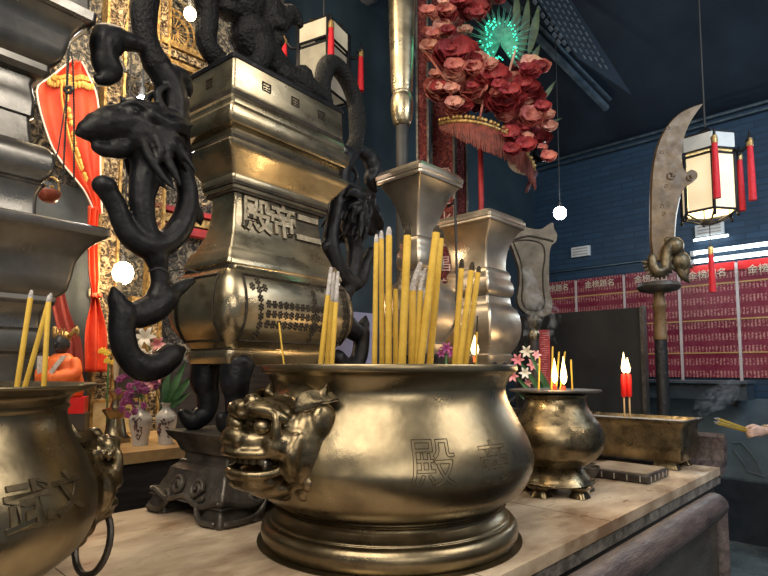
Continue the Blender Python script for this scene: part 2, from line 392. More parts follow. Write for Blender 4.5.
MB().tube([(0, -.13, 0), (0, .13, 0)], .009, 8).build('tube', TUBEW, t); MB().box((.022, 0, .01), (.02, .26, .02)).build('housing', WHITE, t)

# roof steel: beam and lattice skylight
P0, P1 = at(520, 20, 4.6), at(606, 108, 4.9)
b = MB(); b.tube([P0 + (P0 - P1) * .8, P1], .035, 6); b.tube([P0 + (P0 - P1) * .8 + Vector((.04, 0, .08)), P1 + Vector((.04, 0, .08))], .018, 6)
tag(b.build('roof_beam', STEEL), 'slanting dark steel beam under the roof beside the flower crown', 'beam')
t = thing('roof_grille', 'dark perforated metal grille under the roof with pale slots', 'grille', at(566, 22, 4.3))
ex, ey = Vector((.80, .16, -.34)), Vector((.28, .05, -.46)); nn = ex.cross(ey).normalized()
b = MB(); b.prism([(-.6, -1.1), (.45, -1.1), (.62, .95), (-.25, .75)], 0, .02, lambda a, c, q: ex * a * .6 + ey * c + nn * q); b.build('plate', ROOFM, t)
b = MB()
for i in range(7):
    for j in range(15):
        a, c = -.5 + i * .14, -1.0 + j * .115 + (.05 if i % 2 else 0)
        b.prism([(a - .012, c - .03), (a + .012, c - .03), (a + .012, c + .03), (a - .012, c + .03)], -.012, .022, lambda a_, c_, q: ex * a_ * .6 + ey * c_ + nn * q)
b.build('slot', mat('pale_slot', (.09, .12, .15), (.16, .2, .24), .6), t)
b = MB(); b.tube([at(310, 40, 4.4), at(405, -45, 3.9)], .11, 10)
tag(b.build('roof_purlin', mat('weathered_beam', (.07, .07, .075), (.17, .165, .16), .7, 0, 5, .2, 20)), 'weathered round roof beam slanting behind the unlit lantern', 'beam')
b = MB(); b.tube([at(350, 26, 4.6), at(420, 58, 4.5)], .05, 8)
tag(b.build('roof_strut', STEEL), 'grey roof strut behind the upright brass column', 'beam')

# ------------------------------------------------------------------ altar table and railing
t = thing('altar_table', 'long marble-topped altar table carrying the bronze urns and brass burners', 'table', uv(0, 0, 0), ROT)
T0, T1, TV0, TV1 = -.75, 2.62, .61, 1.635
b = MB()
b.box(((T0 + T1) / 2, (TV0 + TV1) / 2, .9835), (T1 - T0, TV1 - TV0, .0298)); b.build('tabletop', STONE, t)
b = MB()
for k in range(1, 6): b.box((T0 + k * .56, (TV0 + TV1) / 2, .9976), (.0025, TV1 - TV0 + .001, .0022))
b.build('slab_joint', CARVE, t)
b = MB().box(((T0 + T1) / 2, (TV0 + TV1) / 2, .950), (T1 - T0 - .01, TV1 - TV0 - .012, .036)); b.build('carved_edge', STONE_E, t)
b = MB().box(((T0 + T1) / 2, (TV0 + TV1) / 2, .85), (T1 - T0 - .06, TV1 - TV0 - .05, .16)); b.build('apron', WOOD, t)
for u in (T0 + .1, .9, T1 - .1):
    for v in (TV0 + .08, TV1 - .08): MB().loft([(0, .05, .05), (.06, .04, .04), (.74, .035, .035), (.80, .05, .05)], .012, (u, v, 0)).build('leg', WOOD, t)
# upturned end of the table
prof = [(T1 - .03, .96), (T1 + .03, .965), (T1 + .085, 1.0), (T1 + .105, 1.055), (T1 + .10, 1.105), (T1 + .07, 1.125), (T1 + .045, 1.11), (T1 + .05, 1.06), (T1 + .03, 1.015), (T1 - .03, 1.0)]
b = MB(); b.prism(prof, TV0, TV1, lambda a, c, q: (a, q, c)); b.build('everted_end', RAILW, t)

t = thing('altar_railing', 'worn wooden railing with rounded top rail in front of altar table', 'railing', uv(0, 0, 0), ROT)
MB().tube([(-1.0, .44, 1.015), (1.80, .44, 1.015)], .034, 16, flat=(1, 1)).build('top_rail', RAILW, t)
b = MB(); b.tube([(1.80, .44, 1.0), (1.80, .44, 0)], .03, 12); b.build('end_post', RAILW, t)
b = MB(); b.tube([(.2, .44, 1.0), (.2, .44, 0)], .03, 12); b.build('post', RAILW, t)
MB().box((.4, .44, .52), (2.75, .018, .92)).build('panel', PANELW, t)
MB().box((.4, .44, .07), (2.75, .045, .06)).build('bottom_rail', RAILW, t)

# ------------------------------------------------------------------ round brass burners
def prof_r(prof, z):
    for (r0, z0), (r1, z1) in zip(prof, prof[1:]):
        if min(z0, z1) <= z <= max(z0, z1) and abs(z1 - z0) > 1e-6: return r0 + (r1 - r0) * (z - z0) / (z1 - z0)
    return prof[0][0]
def fine_prof(pts, n=5):
    P, _ = smooth_path([Vector((r, z, 0)) for r, z in pts], [0] * len(pts), n); return [(p.x, p.y) for p in P]
def wrap(vs, fs, prof, zc, ang, off, flip=1):
    """lay glyph data on a surface of revolution: centred at height zc and polar angle ang"""
    out = []
    for x, y, z in vs:
        zz = zc + y; r = prof_r(prof, zz); a = ang + x / r
        out.append(((r + off + z) * cos(a), (r + off + z) * sin(a), zz))
    return out, fs

def lion_head(parent, s=1.0, R=.345, zc=.2, az=0.0):
    """lion mask handle: f outwards from the axis, l sideways, z up. Built in head-local metres around f0"""
    h = MB()
    E = lambda f, l, z, a, b_, c, M=None: h.ell((f, l, z), (a, b_, c), 16, 10, M)
    E(-.045, 0, -.005, .06, .112, .105); E(.0, 0, .0, .07, .086, .075)                # skull and mane plate
    E(.055, 0, -.005, .05, .06, .032)                                              # muzzle
    E(.098, 0, .008, .020, .032, .018); E(.104, .018, .0, .011, .012, .010); E(.104, -.018, .0, .011, .012, .010)
    E(.03, 0, .045, .045, .07, .028)                                               # forehead
    for q in (1, -1):
        h.tube([(.075, q * .012, .040), (.078, q * .034, .053), (.062, q * .058, .05), (.04, q * .075, .035)], [.010, .014, .014, .008], 8, 4)
        for k in range(4): E(.078 - k * .008, q * (.014 + .014 * k), .058 + .004 * sin(k), .010, .010, .009)
        E(.062, q * .074, .018, .010, .010, .03)
        h.tube([(.078, q * .020, .012), (.08, q * .036, .002), (.066, q * .058, .006)], [.006, .008, .006], 8, 4)      # under-eye fold
        E(.045, q * .060, -.008, .034, .028, .030); E(.018, q * .068, -.035, .03, .024, .045); E(-.01, q * .075, -.02, .04, .028, .07)   # cheek
        h.tube([(.020, q * .082, .005), (.035, q * .082, -.022), (.03, q * .078, -.05), (.01, q * .07, -.07)], [.012, .017, .015, .008], 8, 4)
        h.tube([(.112, 0, -.020), (.100, q * .030, -.022), (.076, q * .056, -.022), (.045, q * .074, -.020), (.035, q * .075, -.034), (.045, q * .07, -.045)], [.008, .009, .009, .009, .009, .007], 8, 4)
        h.tube([(.10, 0, -.058), (.088, q * .034, -.06), (.062, q * .056, -.058), (.04, q * .066, -.05)], [.009, .009, .009, .008], 8, 4)
        E(-.008, q * .086, -.078, .020, .015, .018); E(-.03, q * .098, -.04, .022, .014, .022); E(-.012, q * .066, -.098, .022, .02, .018); E(-.03, q * .094, .03, .03, .016, .034)
        h.tube([(-.03, q * .085, .075), (-.042, q * .09, .1)], [.014, .003], 8, 3)
    E(.05, 0, -.075, .052, .054, .022); E(.02, 0, -.090, .045, .055, .024); E(-.02, 0, -.095, .05, .06, .03)             # jaw and throat
    E(.062, 0, .070, .016, .018, .012)
    M = Matrix.Translation((R - .015, 0, zc)) @ Matrix.Scale(s, 4)
    rz = Matrix.Rotation(az, 4, 'Z') @ M
    h.v = [tuple(rz @ Vector(q)) for q in h.v]
    head = h.build('lion_head', BRASS_D, parent, 60, remesh=.0036 * s, smooth=3)
    def sub(name, m, mat_): m.v = [tuple(rz @ Vector(q)) for q in m.v]; m.build(name, mat_, head, 60)
    for q in (1, -1):
        m = MB(); m.ell((.068, q * .041, .024), (.016, .018, .014)); sub('eye', m, BRASS)
        m = MB(); m.sheet(lambda a, c: (.02 - .065 * a, q * (.072 + .024 * a + .02 * sin(pi * c) * a), .062 + .018 * a - .03 * (c - .5) * sin(pi * min(a + .15, 1)) - .012 * sin(pi * c)), 8, 6, (0, 0, .004)); sub('ear', m, BRASS_D)
    m = MB()
    for k in range(9): y = -.05 + k * .0125; m.box((.092 - 6.5 * y * y, y, -.034), (.008, .009, .012))
    sub('teeth', m, BRASS)
    m = MB(); m.tube([(.03, .02, -.045), (.062, .045, -.043), (.07, .056, -.036)], [.012, .013, .008], 8, 3, flat=(1, .6)); sub('tongue', m, PEWTER)
    return head

def censer(name, label, loc, rz, prof, footprof, rimh, lionR, lionz, lions=True, inscr=(), gm=BRASS, seg=96, ring=False):
    t = thing(name, label, 'incense burner', loc, rz)
    fp = fine_prof(prof, 5); MB().lathe(fp, seg).build('body', gm, t, 50)
    MB().lathe(fine_prof(footprof, 4), seg).build('foot', gm, t, 35)
    for ch, size, a, z, o in inscr:
        vs, fs = glyphs(ch, size, .0012, o, bold=0 if o else .0012); vs, fs = wrap(vs, fs, fp, z, a - rz, .0016 if not o else 0.0006); MB().add(vs, fs).build('inscription', CARVE if o else mat('worn_brass_character', (.07, .055, .035), (.17, .135, .08), .5, .8, 30), t, 30, fix=False)
    if lions:
        for q, az in ((0, 0), (1, pi)):
            h = lion_head(t, lions, lionR, lionz, az)
            if ring:
                m = MB(); pts = []
                rr = (lionR + .055 * lions) * (1 if not q else -1)
                for k in range(25): an = 2 * pi * k / 24; pts.append((rr + .012 * cos(an) * (1 if not q else -1), .045 * sin(an), lionz - .115 * lions - .018 + .055 * cos(an)))
                m.tube(pts, .006, 8); m.build('ring', IRON, h)
    return t

# inner surfaces are modelled: the profile runs from the ash level up over the rim and down the outside
MAINP = [(.0, .352), (.262, .352), (.272, .372), (.300, .398), (.309, .408), (.3125, .404), (.3115, .393), (.300, .384), (.287, .362), (.284, .345), (.292, .318), (.312, .280), (.333, .238), (.344, .205), (.346, .185), (.340, .158), (.322, .125), (.296, .104), (.268, .087), (.260, .081), (.0, .080)]
MAINF = [(.0, .086), (.256, .086), (.262, .080), (.267, .070), (.277, .060), (.286, .0545), (.288, .0505), (.298, .047), (.306, .036), (.308, .022), (.304, .009), (.297, .001), (.296, 0), (0, 0)]
bowl = censer('incense_burner', 'large round brass burner with lion head, thick yellow incense standing in it', (.013, 1.395, 1.0), ROT, MAINP, MAINF, .4, .342, .262, 1.08,
              [('殿', .096, -pi / 2 + .24, .215, .0007), ('帝', .092, -pi / 2 + .66, .205, .0007)])
MB().lathe([(.0, .362), (.1, .3625), (.27, .358), (.27, .350), (0, .35)], 48).build('ash_bed', SAND, bowl)
LEFTP = [(.0, .335), (.160, .335), (.166, .356), (.190, .369), (.203, .375), (.2075, .376), (.2075, .372), (.198, .367), (.178, .361), (.171, .350), (.169, .330), (.178, .300), (.197, .264), (.211, .229), (.2155, .200), (.2125, .168), (.197, .136), (.17, .112), (.138, .100), (.128, .094), (0, .094)]
LEFTF = [(0, .098), (.126, .098), (.128, .085), (.14, .06), (.155, .04), (.160, .02), (.157, .004), (.155, 0), (0, 0)]
lb = censer('incense_burner', 'brass burner inscribed with raised characters and ring handle, beside dark square urn', (-.645, .80, 1.0), math.radians(63), LEFTP, LEFTF, .37, .208, .215, .95,
            [('文', .060, -.07, .225, 0), ('武', .064, -.39, .222, 0)], ring=True)
MB().lathe([(0, .346), (.16, .342), (.16, .334), (0, .334)], 40).build('ash_bed', SAND, lb)
BACKP = [(.0, .300), (.086, .300), (.10, .312), (.140, .318), (.146, .319), (.1465, .322), (.143, .325), (.13, .325), (.09, .3245), (.084, .316), (.0, .316)]
BACKB = [(.0, .316), (.096, .316), (.097, .300), (.103, .275), (.122, .245), (.142, .215), (.152, .182), (.149, .150), (.132, .120), (.104, .098), (.082, .090), (0, .09)]
t = thing('incense_burner', 'round brass burner with wide flat rim and footed stand, burning thin sticks', 'incense burner', (.562, 1.845, 1.0), ROT)
fp = fine_prof(BACKB, 5); MB().lathe(fp, 64).build('body', BRASS_D, t, 50)
MB().lathe([(.0, .322), (.098, .322), (.140, .3215), (.1465, .325), (.1465, .329), (.140, .330), (.09, .328), (.06, .3275), (0, .3275)], 64).build('rim_plate', IRON, t)
MB().lathe(fine_prof([(0, .098), (.08, .098), (.078, .085), (.09, .07), (.103, .055), (.110, .045), (.110, .032), (0, .032)], 3), 48).build('foot', BRASS_D, t)
st = MB(); st.lathe([(0, .030), (.112, .030), (.114, .036), (.112, .042), (0, .042)], 40); s_ = st.build('stand', BRASS_D, t)
for k in range(5):
    a = 2 * pi * k / 5 - 1.9
    MB().loft([(0, .030, .028), (.008, .027, .025), (.018, .022, .020), (.028, .034, .032), (.034, .038, .036)], .014, (.098 * cos(a), .098 * sin(a), 0)).build('foot', BRASS_D, s_)
vs, fs = glyphs('殿', .07, .001, .0006)
vs, fs = wrap(vs, fs, fp, .185, -pi / 2 + .2 - ROT, .0006); MB().add(vs, fs).build('inscription', CARVE, t, fix=False)

# ------------------------------------------------------------------ square bronze urns
def leg_path(sx, sy, hx, hy, z0, z1):
    L = z1 - z0
    return [Vector((sx * (hx - .055), sy * (hy - .03), z1 + .004)), Vector((sx * (hx - .045), sy * (hy - .028), z1 - L * .25)), Vector((sx * (hx - .055), sy * (hy - .032), z1 - L * .5)), Vector((sx * (hx - .05), sy * (hy - .03), z1 - L * .75)), Vector((sx * (hx - .015), sy * (hy - .018), z0 + .028)), Vector((sx * (hx + .015), sy * (hy - .008), z0 + .05))], [.042, .036, .028, .025, .026, .012]
def stand(t, k, m, hx=.235, hy=.125, H=.222, scroll=True):
    b = MB(); ex, ey = hx, hy
    b.loft([(.045, ex + .045, ey + .045), (.06, ex + .03, ey + .03), (.095, ex + .012, ey + .012), (.118, ex + .005, ey + .005), (.132, ex - .012, ey - .012), (.139, ex - .012, ey - .012), (.142, ex - .022, ey - .022), (.158, ex - .024, ey - .024), (.165, ex - .015, ey - .015), (.19, ex - .005, ey - .005), (.208, ex + .012, ey + .012), (.222, ex + .018, ey + .018)], .008)
    o = b.build('stand', m, t, 30)
    for sx in (1, -1):
        for sy in (1, -1):
            MB().loft([(0, .055, .045), (.012, .055, .045), (.03, .046, .036), (.05, .042, .032)], .01, (sx * (ex - .005), sy * (ey + .003), 0)).build('foot', m, o)
    if scroll:
        b = MB()
        def curl(ox, oz, r, d0, mir):
            pts = []
            for q in range(15): a = q / 14 * 2.1 * pi; rr = r * (1 - q / 20); pts.append((ox + mir * rr * sin(a), oz - r + rr * (1 - cos(a)) ))
            return pts
        for fy in (-1, 1):
            b = MB(); yy = lambda z: fy * (ey + .020 + max(0, .105 - z) * .38)
            pts = [(-(ex + .04) + (2 * ex + .08) * q / 60, 0, .050 + .008 * cos(q / 60 * 2 * pi * 3)) for q in range(61)]
            b.tube([(x, yy(z), z) for x, _, z in pts], .0075, 7)
            for sx in (1, -1):
                for cx_, R_ in ((.045, .026), (.13, .022)):
                    sp_ = [(sx * (cx_ + R_ * (1 - q / 26) * cos(q * .5)), 0, .080 + R_ * (1 - q / 26) * sin(q * .5)) for q in range(20)]
                    b.tube([(x, yy(z), z) for x, _, z in sp_], .0065, 7, 2)
            for sx in (1, -1):
                b.tube([(sx * (ex + .035), yy(.02), .012), (sx * (ex - .02), yy(.012) , .010), (sx * (ex - .07), yy(.02), .02), (sx * (ex - .10), yy(.05), .05), (sx * (ex - .075), yy(.075), .075), (sx * (ex - .055), yy(.06), .062), (sx * (ex - .065), yy(.045), .047)], .0075, 7, 4)
            b.build('scrollwork', m, o)
        for fx in (-1, 1):
            b = MB(); xx = lambda z: fx * (ex + .020 + max(0, .105 - z) * .38)
            pts = [(-(ey + .03) + (2 * ey + .06) * q / 40, .050 + .008 * cos(q / 40 * 2 * pi * 2)) for q in range(41)]
            b.tube([(xx(z), y, z) for y, z in pts], .0075, 7)
            for sy in (1, -1):
                sp_ = [(sy * (.045 + .025 * (1 - q / 26) * cos(q * .5)), .080 + .025 * (1 - q / 26) * sin(q * .5)) for q in range(20)]
                b.tube([(xx(z), y, z) for y, z in sp_], .0065, 7, 2)
            for sy in (1, -1):
                b.tube([(xx(.02), sy * (ey + .03), .012), (xx(.012), sy * (ey - .01), .010), (xx(.02), sy * (ey - .04), .02), (xx(.05), sy * (ey - .06), .05), (xx(.06), sy * (ey - .04), .062)], .0075, 7, 4)
            b.build('scrollwork', m, o)
    return o
def square_urn(name, label, loc, rz, secs, m, legz=(.222, .414), legm=BLACK, legh=(.215, .10), sth=(.235, .125), scroll=True):
    t = thing(name, label, 'urn', loc, rz)
    for nm, ss, mm in secs: MB().loft(ss, .010, n=3).build(nm, mm, t, 32)
    for sx in (1, -1):
        for sy in (1, -1):
            P, R = leg_path(sx, sy, legh[0], legh[1], *legz); MB().tube(P, [q * 1.18 for q in R], 12, 5).build('leg', legm, t, 60)
    stand(t, 1, IRON, sth[0], sth[1], legz[0], scroll)
    return t
def bulge(z): return .022 * max(0, sin(pi * min(max((z - .43) / .26, 0), 1))) ** .6
def SB(rows, bx, by): return [(z, bx + e + bulge(z) * .25, by + e + bulge(z), .012 + bulge(z) * 1.6) for z, e in rows]
def S(rows, bx, by): return [(z, bx + e, by + e) for z, e in rows]
RU = math.pi / 2 - math.radians(38)
BXY = (.26, .145)
body_rows = [(.408, -.060), (.412, -.050), (.424, -.046), (.440, -.044), (.448, -.046), (.452, -.052), (.468, -.044), (.490, -.026), (.52, -.012), (.55, -.007), (.58, -.006), (.61, -.009), (.64, -.015), (.665, -.026), (.676, -.036), (.682, -.036), (.688, -.031), (.697, -.031), (.703, -.033), (.712, -.037), (.722, -.040), (.735, -.046)]
neck_rows = [(.732, -.052), (.75, -.058), (.79, -.075), (.83, -.083), (.87, -.087), (.905, -.087), (.912, -.084)]
upper_rows = [(.910, -.078), (.914, -.070), (.922, -.068), (.930, -.072), (.934, -.065), (.944, -.062), (.952, -.064), (.958, -.061), (.968, -.054), (.985, -.042), (1.005, -.028), (1.018, -.018), (1.026, -.016), (1.032, -.020), (1.035, -.045), (1.050, -.050), (1.054, -.042), (1.064, -.038), (1.072, -.040), (1.078, -.024), (1.088, -.017), (1.105, -.014), (1.122, -.016), (1.132, -.026), (1.14, -.028), (1.150, -.025), (1.162, -.029), (1.166, -.040), (1.176, -.040)]
lid_rows = [(1.174, -.036), (1.180, -.033), (1.19, -.032), (1.262, -.034), (1.27, -.033)]
cap_rows = [(1.269, -.030), (1.280, -.028), (1.288, -.034), (1.292, -.06)]
urn = square_urn('bronze_urn', 'tall square bronze urn with black dragon handles and two large raised characters', (-.368, 1.735, 1.0), RU,
                 [('body', SB(body_rows, *BXY), BRASS_U), ('neck', S(neck_rows, *BXY), BRASS_U), ('mouth_moulding', S(upper_rows, *BXY), BRASS_U), ('lid', S(lid_rows, *BXY), BRASS_U), ('lid_cap', S(cap_rows, *BXY), BLACK)], BRASS_U)
def e_at(rows, z):
    for (z0, e0), (z1, e1) in zip(rows, rows[1:]):
        if z0 <= z <= z1: return e0 + (e1 - e0) * (z - z0) / max(z1 - z0, 1e-6)
    return rows[-1][1]
# dark grooves between the mouldings
for z, e, gh in ((1.1705, -.0310, .0070), (1.0415, -.0350, .0085), (.9315, -.0668, .006), (.9105, -.0745, .005), (.6785, -.0345, .004), (.450, -.0490, .004)):
    MB().loft([(z - gh, BXY[0] + e + .0012, BXY[1] + e + .0012), (z + gh, BXY[0] + e + .0012, BXY[1] + e + .0012)], .01).build('groove', CHARE, urn)
# raised characters on the neck, read from the far end towards the near corner
for ch, x in (('殿', -.098), ('帝', .006), ('二', .112)):
    vs, fs = glyphs(ch, .112, .0032, bold=.0045 if ch == '二' else .0018); vs2, fs2 = glyphs(ch, .112, .0, .0030, bold=.0045 if ch == '二' else .0012)
    def onneck(v): return [(x + a, -(BXY[1] + e_at(neck_rows, .845 + c) + .0030 + d), .845 + c) for a, c, d in v]
    o = MB().add(onneck(vs), fs).build('raised_character', CHAR, urn, 30, fix=False)
    MB().add(onneck(vs2), fs2).build('character_outline', CHARE, o, 30, fix=False)
# square motifs on the lid
def motif(cx, face):
    b = MB()
    parts = [(0, .012, .03, .003), (0, -.012, .03, .003), (-.0145, 0, .003, .027), (.0145, 0, .003, .027), (-.006, .003, .008, .003), (.006, .003, .008, .003), (-.006, -.005, .008, .003), (.006, -.005, .008, .003)]
    for px, pz, sx, sz in parts:
        if face == 'y': b.box((cx + px, -(BXY[1] - .0325), 1.226 + pz), (sx, .004, sz))
        else: b.box((-(BXY[0] - .0325), cx + px, 1.226 + pz), (.004, sx, sz))
    b.build('square_motif', CHARE, urn)
for x in (-.11, .005, .12): motif(x, 'y')
motif(.0, 'x')
# body panels: sunk border and small raised rosette-like characters in rows and a cross
def fbody(x, z, off): return (x, -(BXY[1] + e_at(body_rows, z) + bulge(z) + off), z)
b = MB()
for x0, x1, z0, z1 in ((-.205, .205, .475, .655),):
    pts = []
    for k in range(12): pts.append(fbody(x0, z0 + (z1 - z0) * k / 12, .002))
    for k in range(12): pts.append(fbody(x0 + (x1 - x0) * k / 12, z1, .002))
    for k in range(12): pts.append(fbody(x1, z1 - (z1 - z0) * k / 12, .002))
    for k in range(13): pts.append(fbody(x1 - (x1 - x0) * k / 12, z0, .002))
    b.tube(pts, .0035, 6)
pts = []
for k in range(12): pts.append((-(BXY[0] + e_at(body_rows, .475 + .18 * k / 12) + bulge(.475 + .18 * k / 12) * .25 + .002), -.09, .475 + .18 * k / 12))
for k in range(12): pts.append((-(BXY[0] + e_at(body_rows, .655) + bulge(.655) * .25 + .002), -.09 + .18 * k / 12, .655))
for k in range(12): pts.append((-(BXY[0] + e_at(body_rows, .655 - .18 * k / 12) + bulge(.655 - .18 * k / 12) * .25 + .002), .09, .655 - .18 * k / 12))
for k in range(13): pts.append((-(BXY[0] + e_at(body_rows, .475) + bulge(.475) * .25 + .002), .09 - .18 * k / 12, .475))
b.tube(pts, .003, 6); b.build('panel_border', CHARE, urn)
b = MB(); spots = []
for i in range(12):
    for j in range(3): spots.append((-.128 + i * .0215, .578 - j * .028))
for k in range(7): spots.append((-.158 + .001 * k, .64 - k * .0245))
for k in range(8): spots.append((.052 + .0005 * k, .650 - k * .024))
spots += [(-.18, .622), (-.137, .622), (.075, .648), (.096, .645)]
for k in range(7): spots.append((.188, .635 - k * .024))
for x, z in spots:
    for q in range(6): a = q * pi / 3 + x * 9; b.ell(fbody(x + .007 * cos(a), z + .0085 * sin(a), .001), (.004, .003, .0042), 6, 4)
    b.ell(fbody(x, z, .001), (.0035, .0035, .004), 6, 4)
tag(b.build('small_inscription', CHARE, urn), kind='stuff')

DR = {
'tail':[(-0.286, 0.451, 0.0082), (-0.321, 0.435, 0.0294), (-0.362, 0.405, 0.0313), (-0.406, 0.403, 0.0306), (-0.443, 0.437, 0.0275), (-0.458, 0.489, 0.0272), (-0.457, 0.534, 0.0297), (-0.474, 0.567, 0.0196), (-0.485, 0.599, 0.0049)],
'wing':[(-0.426, 0.531, 0.0303), (-0.381, 0.553, 0.0336), (-0.346, 0.585, 0.0316), (-0.312, 0.613, 0.0188), (-0.262, 0.644, 0.0082)],
'stem':[(-0.374, 0.569, 0.026), (-0.361, 0.618, 0.0209), (-0.366, 0.657, 0.0209), (-0.375, 0.688, 0.0259), (-0.393, 0.72, 0.0283)],
'body':[(-0.524, 0.852, 0.0191), (-0.506, 0.832, 0.0217), (-0.483, 0.8, 0.022), (-0.468, 0.762, 0.0221), (-0.441, 0.729, 0.025), (-0.398, 0.716, 0.0307), (-0.351, 0.732, 0.0289), (-0.314, 0.775, 0.0295), (-0.292, 0.827, 0.0271), (-0.287, 0.879, 0.0245), (-0.301, 0.932, 0.0243), (-0.316, 0.999, 0.0268), (-0.33, 1.065, 0.0319), (-0.338, 1.133, 0.0344), (-0.357, 1.176, 0.034), (-0.388, 1.208, 0.0309), (-0.414, 1.24, 0.0254)],
'foot':[(-0.388, 1.208, 0.0283), (-0.414, 1.24, 0.0254), (-0.447, 1.241, 0.0199), (-0.479, 1.234, 0.022), (-0.512, 1.229, 0.0264), (-0.531, 1.204, 0.0285), (-0.527, 1.169, 0.0262), (-0.513, 1.142, 0.0264), (-0.522, 1.12, 0.0191), (-0.537, 1.108, 0.0142), (-0.551, 1.11, 0.0047)],
'neck':[(-0.393, 0.733, 0.0257), (-0.411, 0.777, 0.0254), (-0.419, 0.833, 0.0278), (-0.413, 0.888, 0.033), (-0.406, 0.943, 0.0382), (-0.425, 0.991, 0.0454)],
'loop':[(-0.388, 1.208, 0.0309), (-0.414, 1.246, 0.0254), (-0.427, 1.284, 0.0252), (-0.431, 1.329, 0.0277), (-0.427, 1.373, 0.0277), (-0.418, 1.42, 0.0253), (-0.377, 1.481, 0.0259), (-0.317, 1.517, 0.0268), (-0.268, 1.506, 0.0275), (-0.247, 1.466, 0.0278), (-0.239, 1.415, 0.0251), (-0.244, 1.357, 0.025), (-0.226, 1.323, 0.0253), (-0.187, 1.305, 0.0257)],
'fina':[(-0.346, 1.201, 0.0263), (-0.316, 1.205, 0.0214), (-0.297, 1.184, 0.0135), (-0.29, 1.158, 0.0027)],
'finb':[(-0.286, 0.851, 0.0218), (-0.257, 0.829, 0.0166), (-0.243, 0.801, 0.0028)],
'snout':[(-0.584, 0.953, 0.0069), (-0.564, 0.967, 0.0209), (-0.536, 0.987, 0.0307), (-0.503, 1.006, 0.0386), (-0.463, 1.02, 0.0444), (-0.426, 1.023, 0.0479)],
'jaw':[(-0.542, 0.937, 0.0118), (-0.515, 0.936, 0.0168), (-0.481, 0.952, 0.0244), (-0.443, 0.98, 0.03)],
'horn':[(-0.406, 1.074, 0.0204), (-0.433, 1.074, 0.0151), (-0.46, 1.074, 0.0124), (-0.485, 1.065, 0.0097), (-0.496, 1.071, 0.0073)],
'hornb':[(-0.383, 1.074, 0.0181), (-0.401, 1.114, 0.0128), (-0.38, 1.144, 0.0103), (-0.356, 1.145, 0.0052)],
'beard':[(-0.431, 1.016, 0.0226), (-0.402, 0.971, 0.023), (-0.378, 0.93, 0.0207), (-0.359, 0.891, 0.0078)],
'beardb':[(-0.415, 1.035, 0.0228), (-0.369, 1.004, 0.0208), (-0.333, 0.965, 0.0133), (-0.313, 0.937, 0.0054)],
'beardc':[(-0.446, 0.989, 0.0224), (-0.428, 0.937, 0.0201), (-0.399, 0.897, 0.0154), (-0.37, 0.872, 0.0052)],
'crest':[(-0.405, 1.057, 0.0255), (-0.36, 1.074, 0.0183), (-0.318, 1.061, 0.0107), (-0.287, 1.077, 0.0027)],
}
def dragon(parent, sgn):
    b = MB()
    for k, p in DR.items():
        if k == 'loop': continue
        P = [(sgn * -x, 0, z) for x, z, r in p]; R = [r * 1.17 for _, _, r in p]
        if k.startswith('beard'):
            for dy in (-.036, -.018, .018, .036): b.tube([(q[0], dy * (1 + .4 * i), q[2] - .006 * i * abs(dy) * 30) for i, q in enumerate(P)], [r * .55 for r in R], 8, 4)
            if k != 'beard': continue
        if k in ('horn', 'crest', 'hornb'):
            for dy in (-.026, .026): b.tube([(q[0], dy, q[2]) for q in P], [r * .75 for r in R], 8, 4)
            continue
        b.tube(P, R, 12, 6)
    for dy in (-1, 1):
        b.ell((sgn * .47, dy * .04, 1.035), (.018, .014, .014)); b.ell((sgn * .55, dy * .02, .985), (.014, .012, .012))
        b.tube([(sgn * .50, dy * .032, 1.045), (sgn * .47, dy * .045, 1.06), (sgn * .43, dy * .05, 1.05)], [.006, .011, .008], 8, 4)
        for k in range(5): a = -.5 + k * .45; b.tube([(sgn * (.42), dy * .045, 1.0), (sgn * (.42 - .05 * cos(a)), dy * .062, 1.0 - .05 * sin(a)), (sgn * (.42 - .10 * cos(a + .25)), dy * .05, 1.0 - .10 * sin(a + .25))], [.014, .012, .004], 7, 4)
    b.ell((sgn * .435, 0, 1.0), (.058, .058, .062)); b.ell((sgn * .40, 0, .965), (.055, .056, .06)); b.ell((sgn * .52, 0, 1.215), (.042, .032, .042)); b.ell((sgn * .527, 0, 1.165), (.034, .03, .05)); b.ell((sgn * .515, 0, .845), (.03, .03, .026))
    for dy in (-.045, -.025, .0, .025, .045):
        b.tube([(sgn * .43, dy, 1.045), (sgn * .385, dy * 1.25, 1.03), (sgn * .345, dy * 1.2, 1.0 + abs(dy)), (sgn * .315, dy, .97 + abs(dy))], [.022, .02, .016, .005], 8, 4)
    h = b.build('dragon_handle', BLACK, parent, 60, remesh=.0048, smooth=2)
    l = MB(); p = DR['loop']; l.tube([(sgn * -x, 0, z) for x, z, r in p], [r * 1.22 for _, _, r in p], 12, 6); l.build('scroll_handle', DUSTY, parent, 60)
    m = MB(); m.tube([(sgn * .366 + .024 * cos(a), .024 * sin(a), .655 + .004 * cos(3 * a)) for a in [2 * pi * k / 16 for k in range(17)]], .003, 6)
    m.tube([(sgn * .345, .0, .655), (sgn * .30, -.01, .668), (sgn * .262, -.03, .66)], .0022, 5, 3); m.build('binding_wire', CABLE, h)
dragon(urn, -1); dragon(urn, 1)
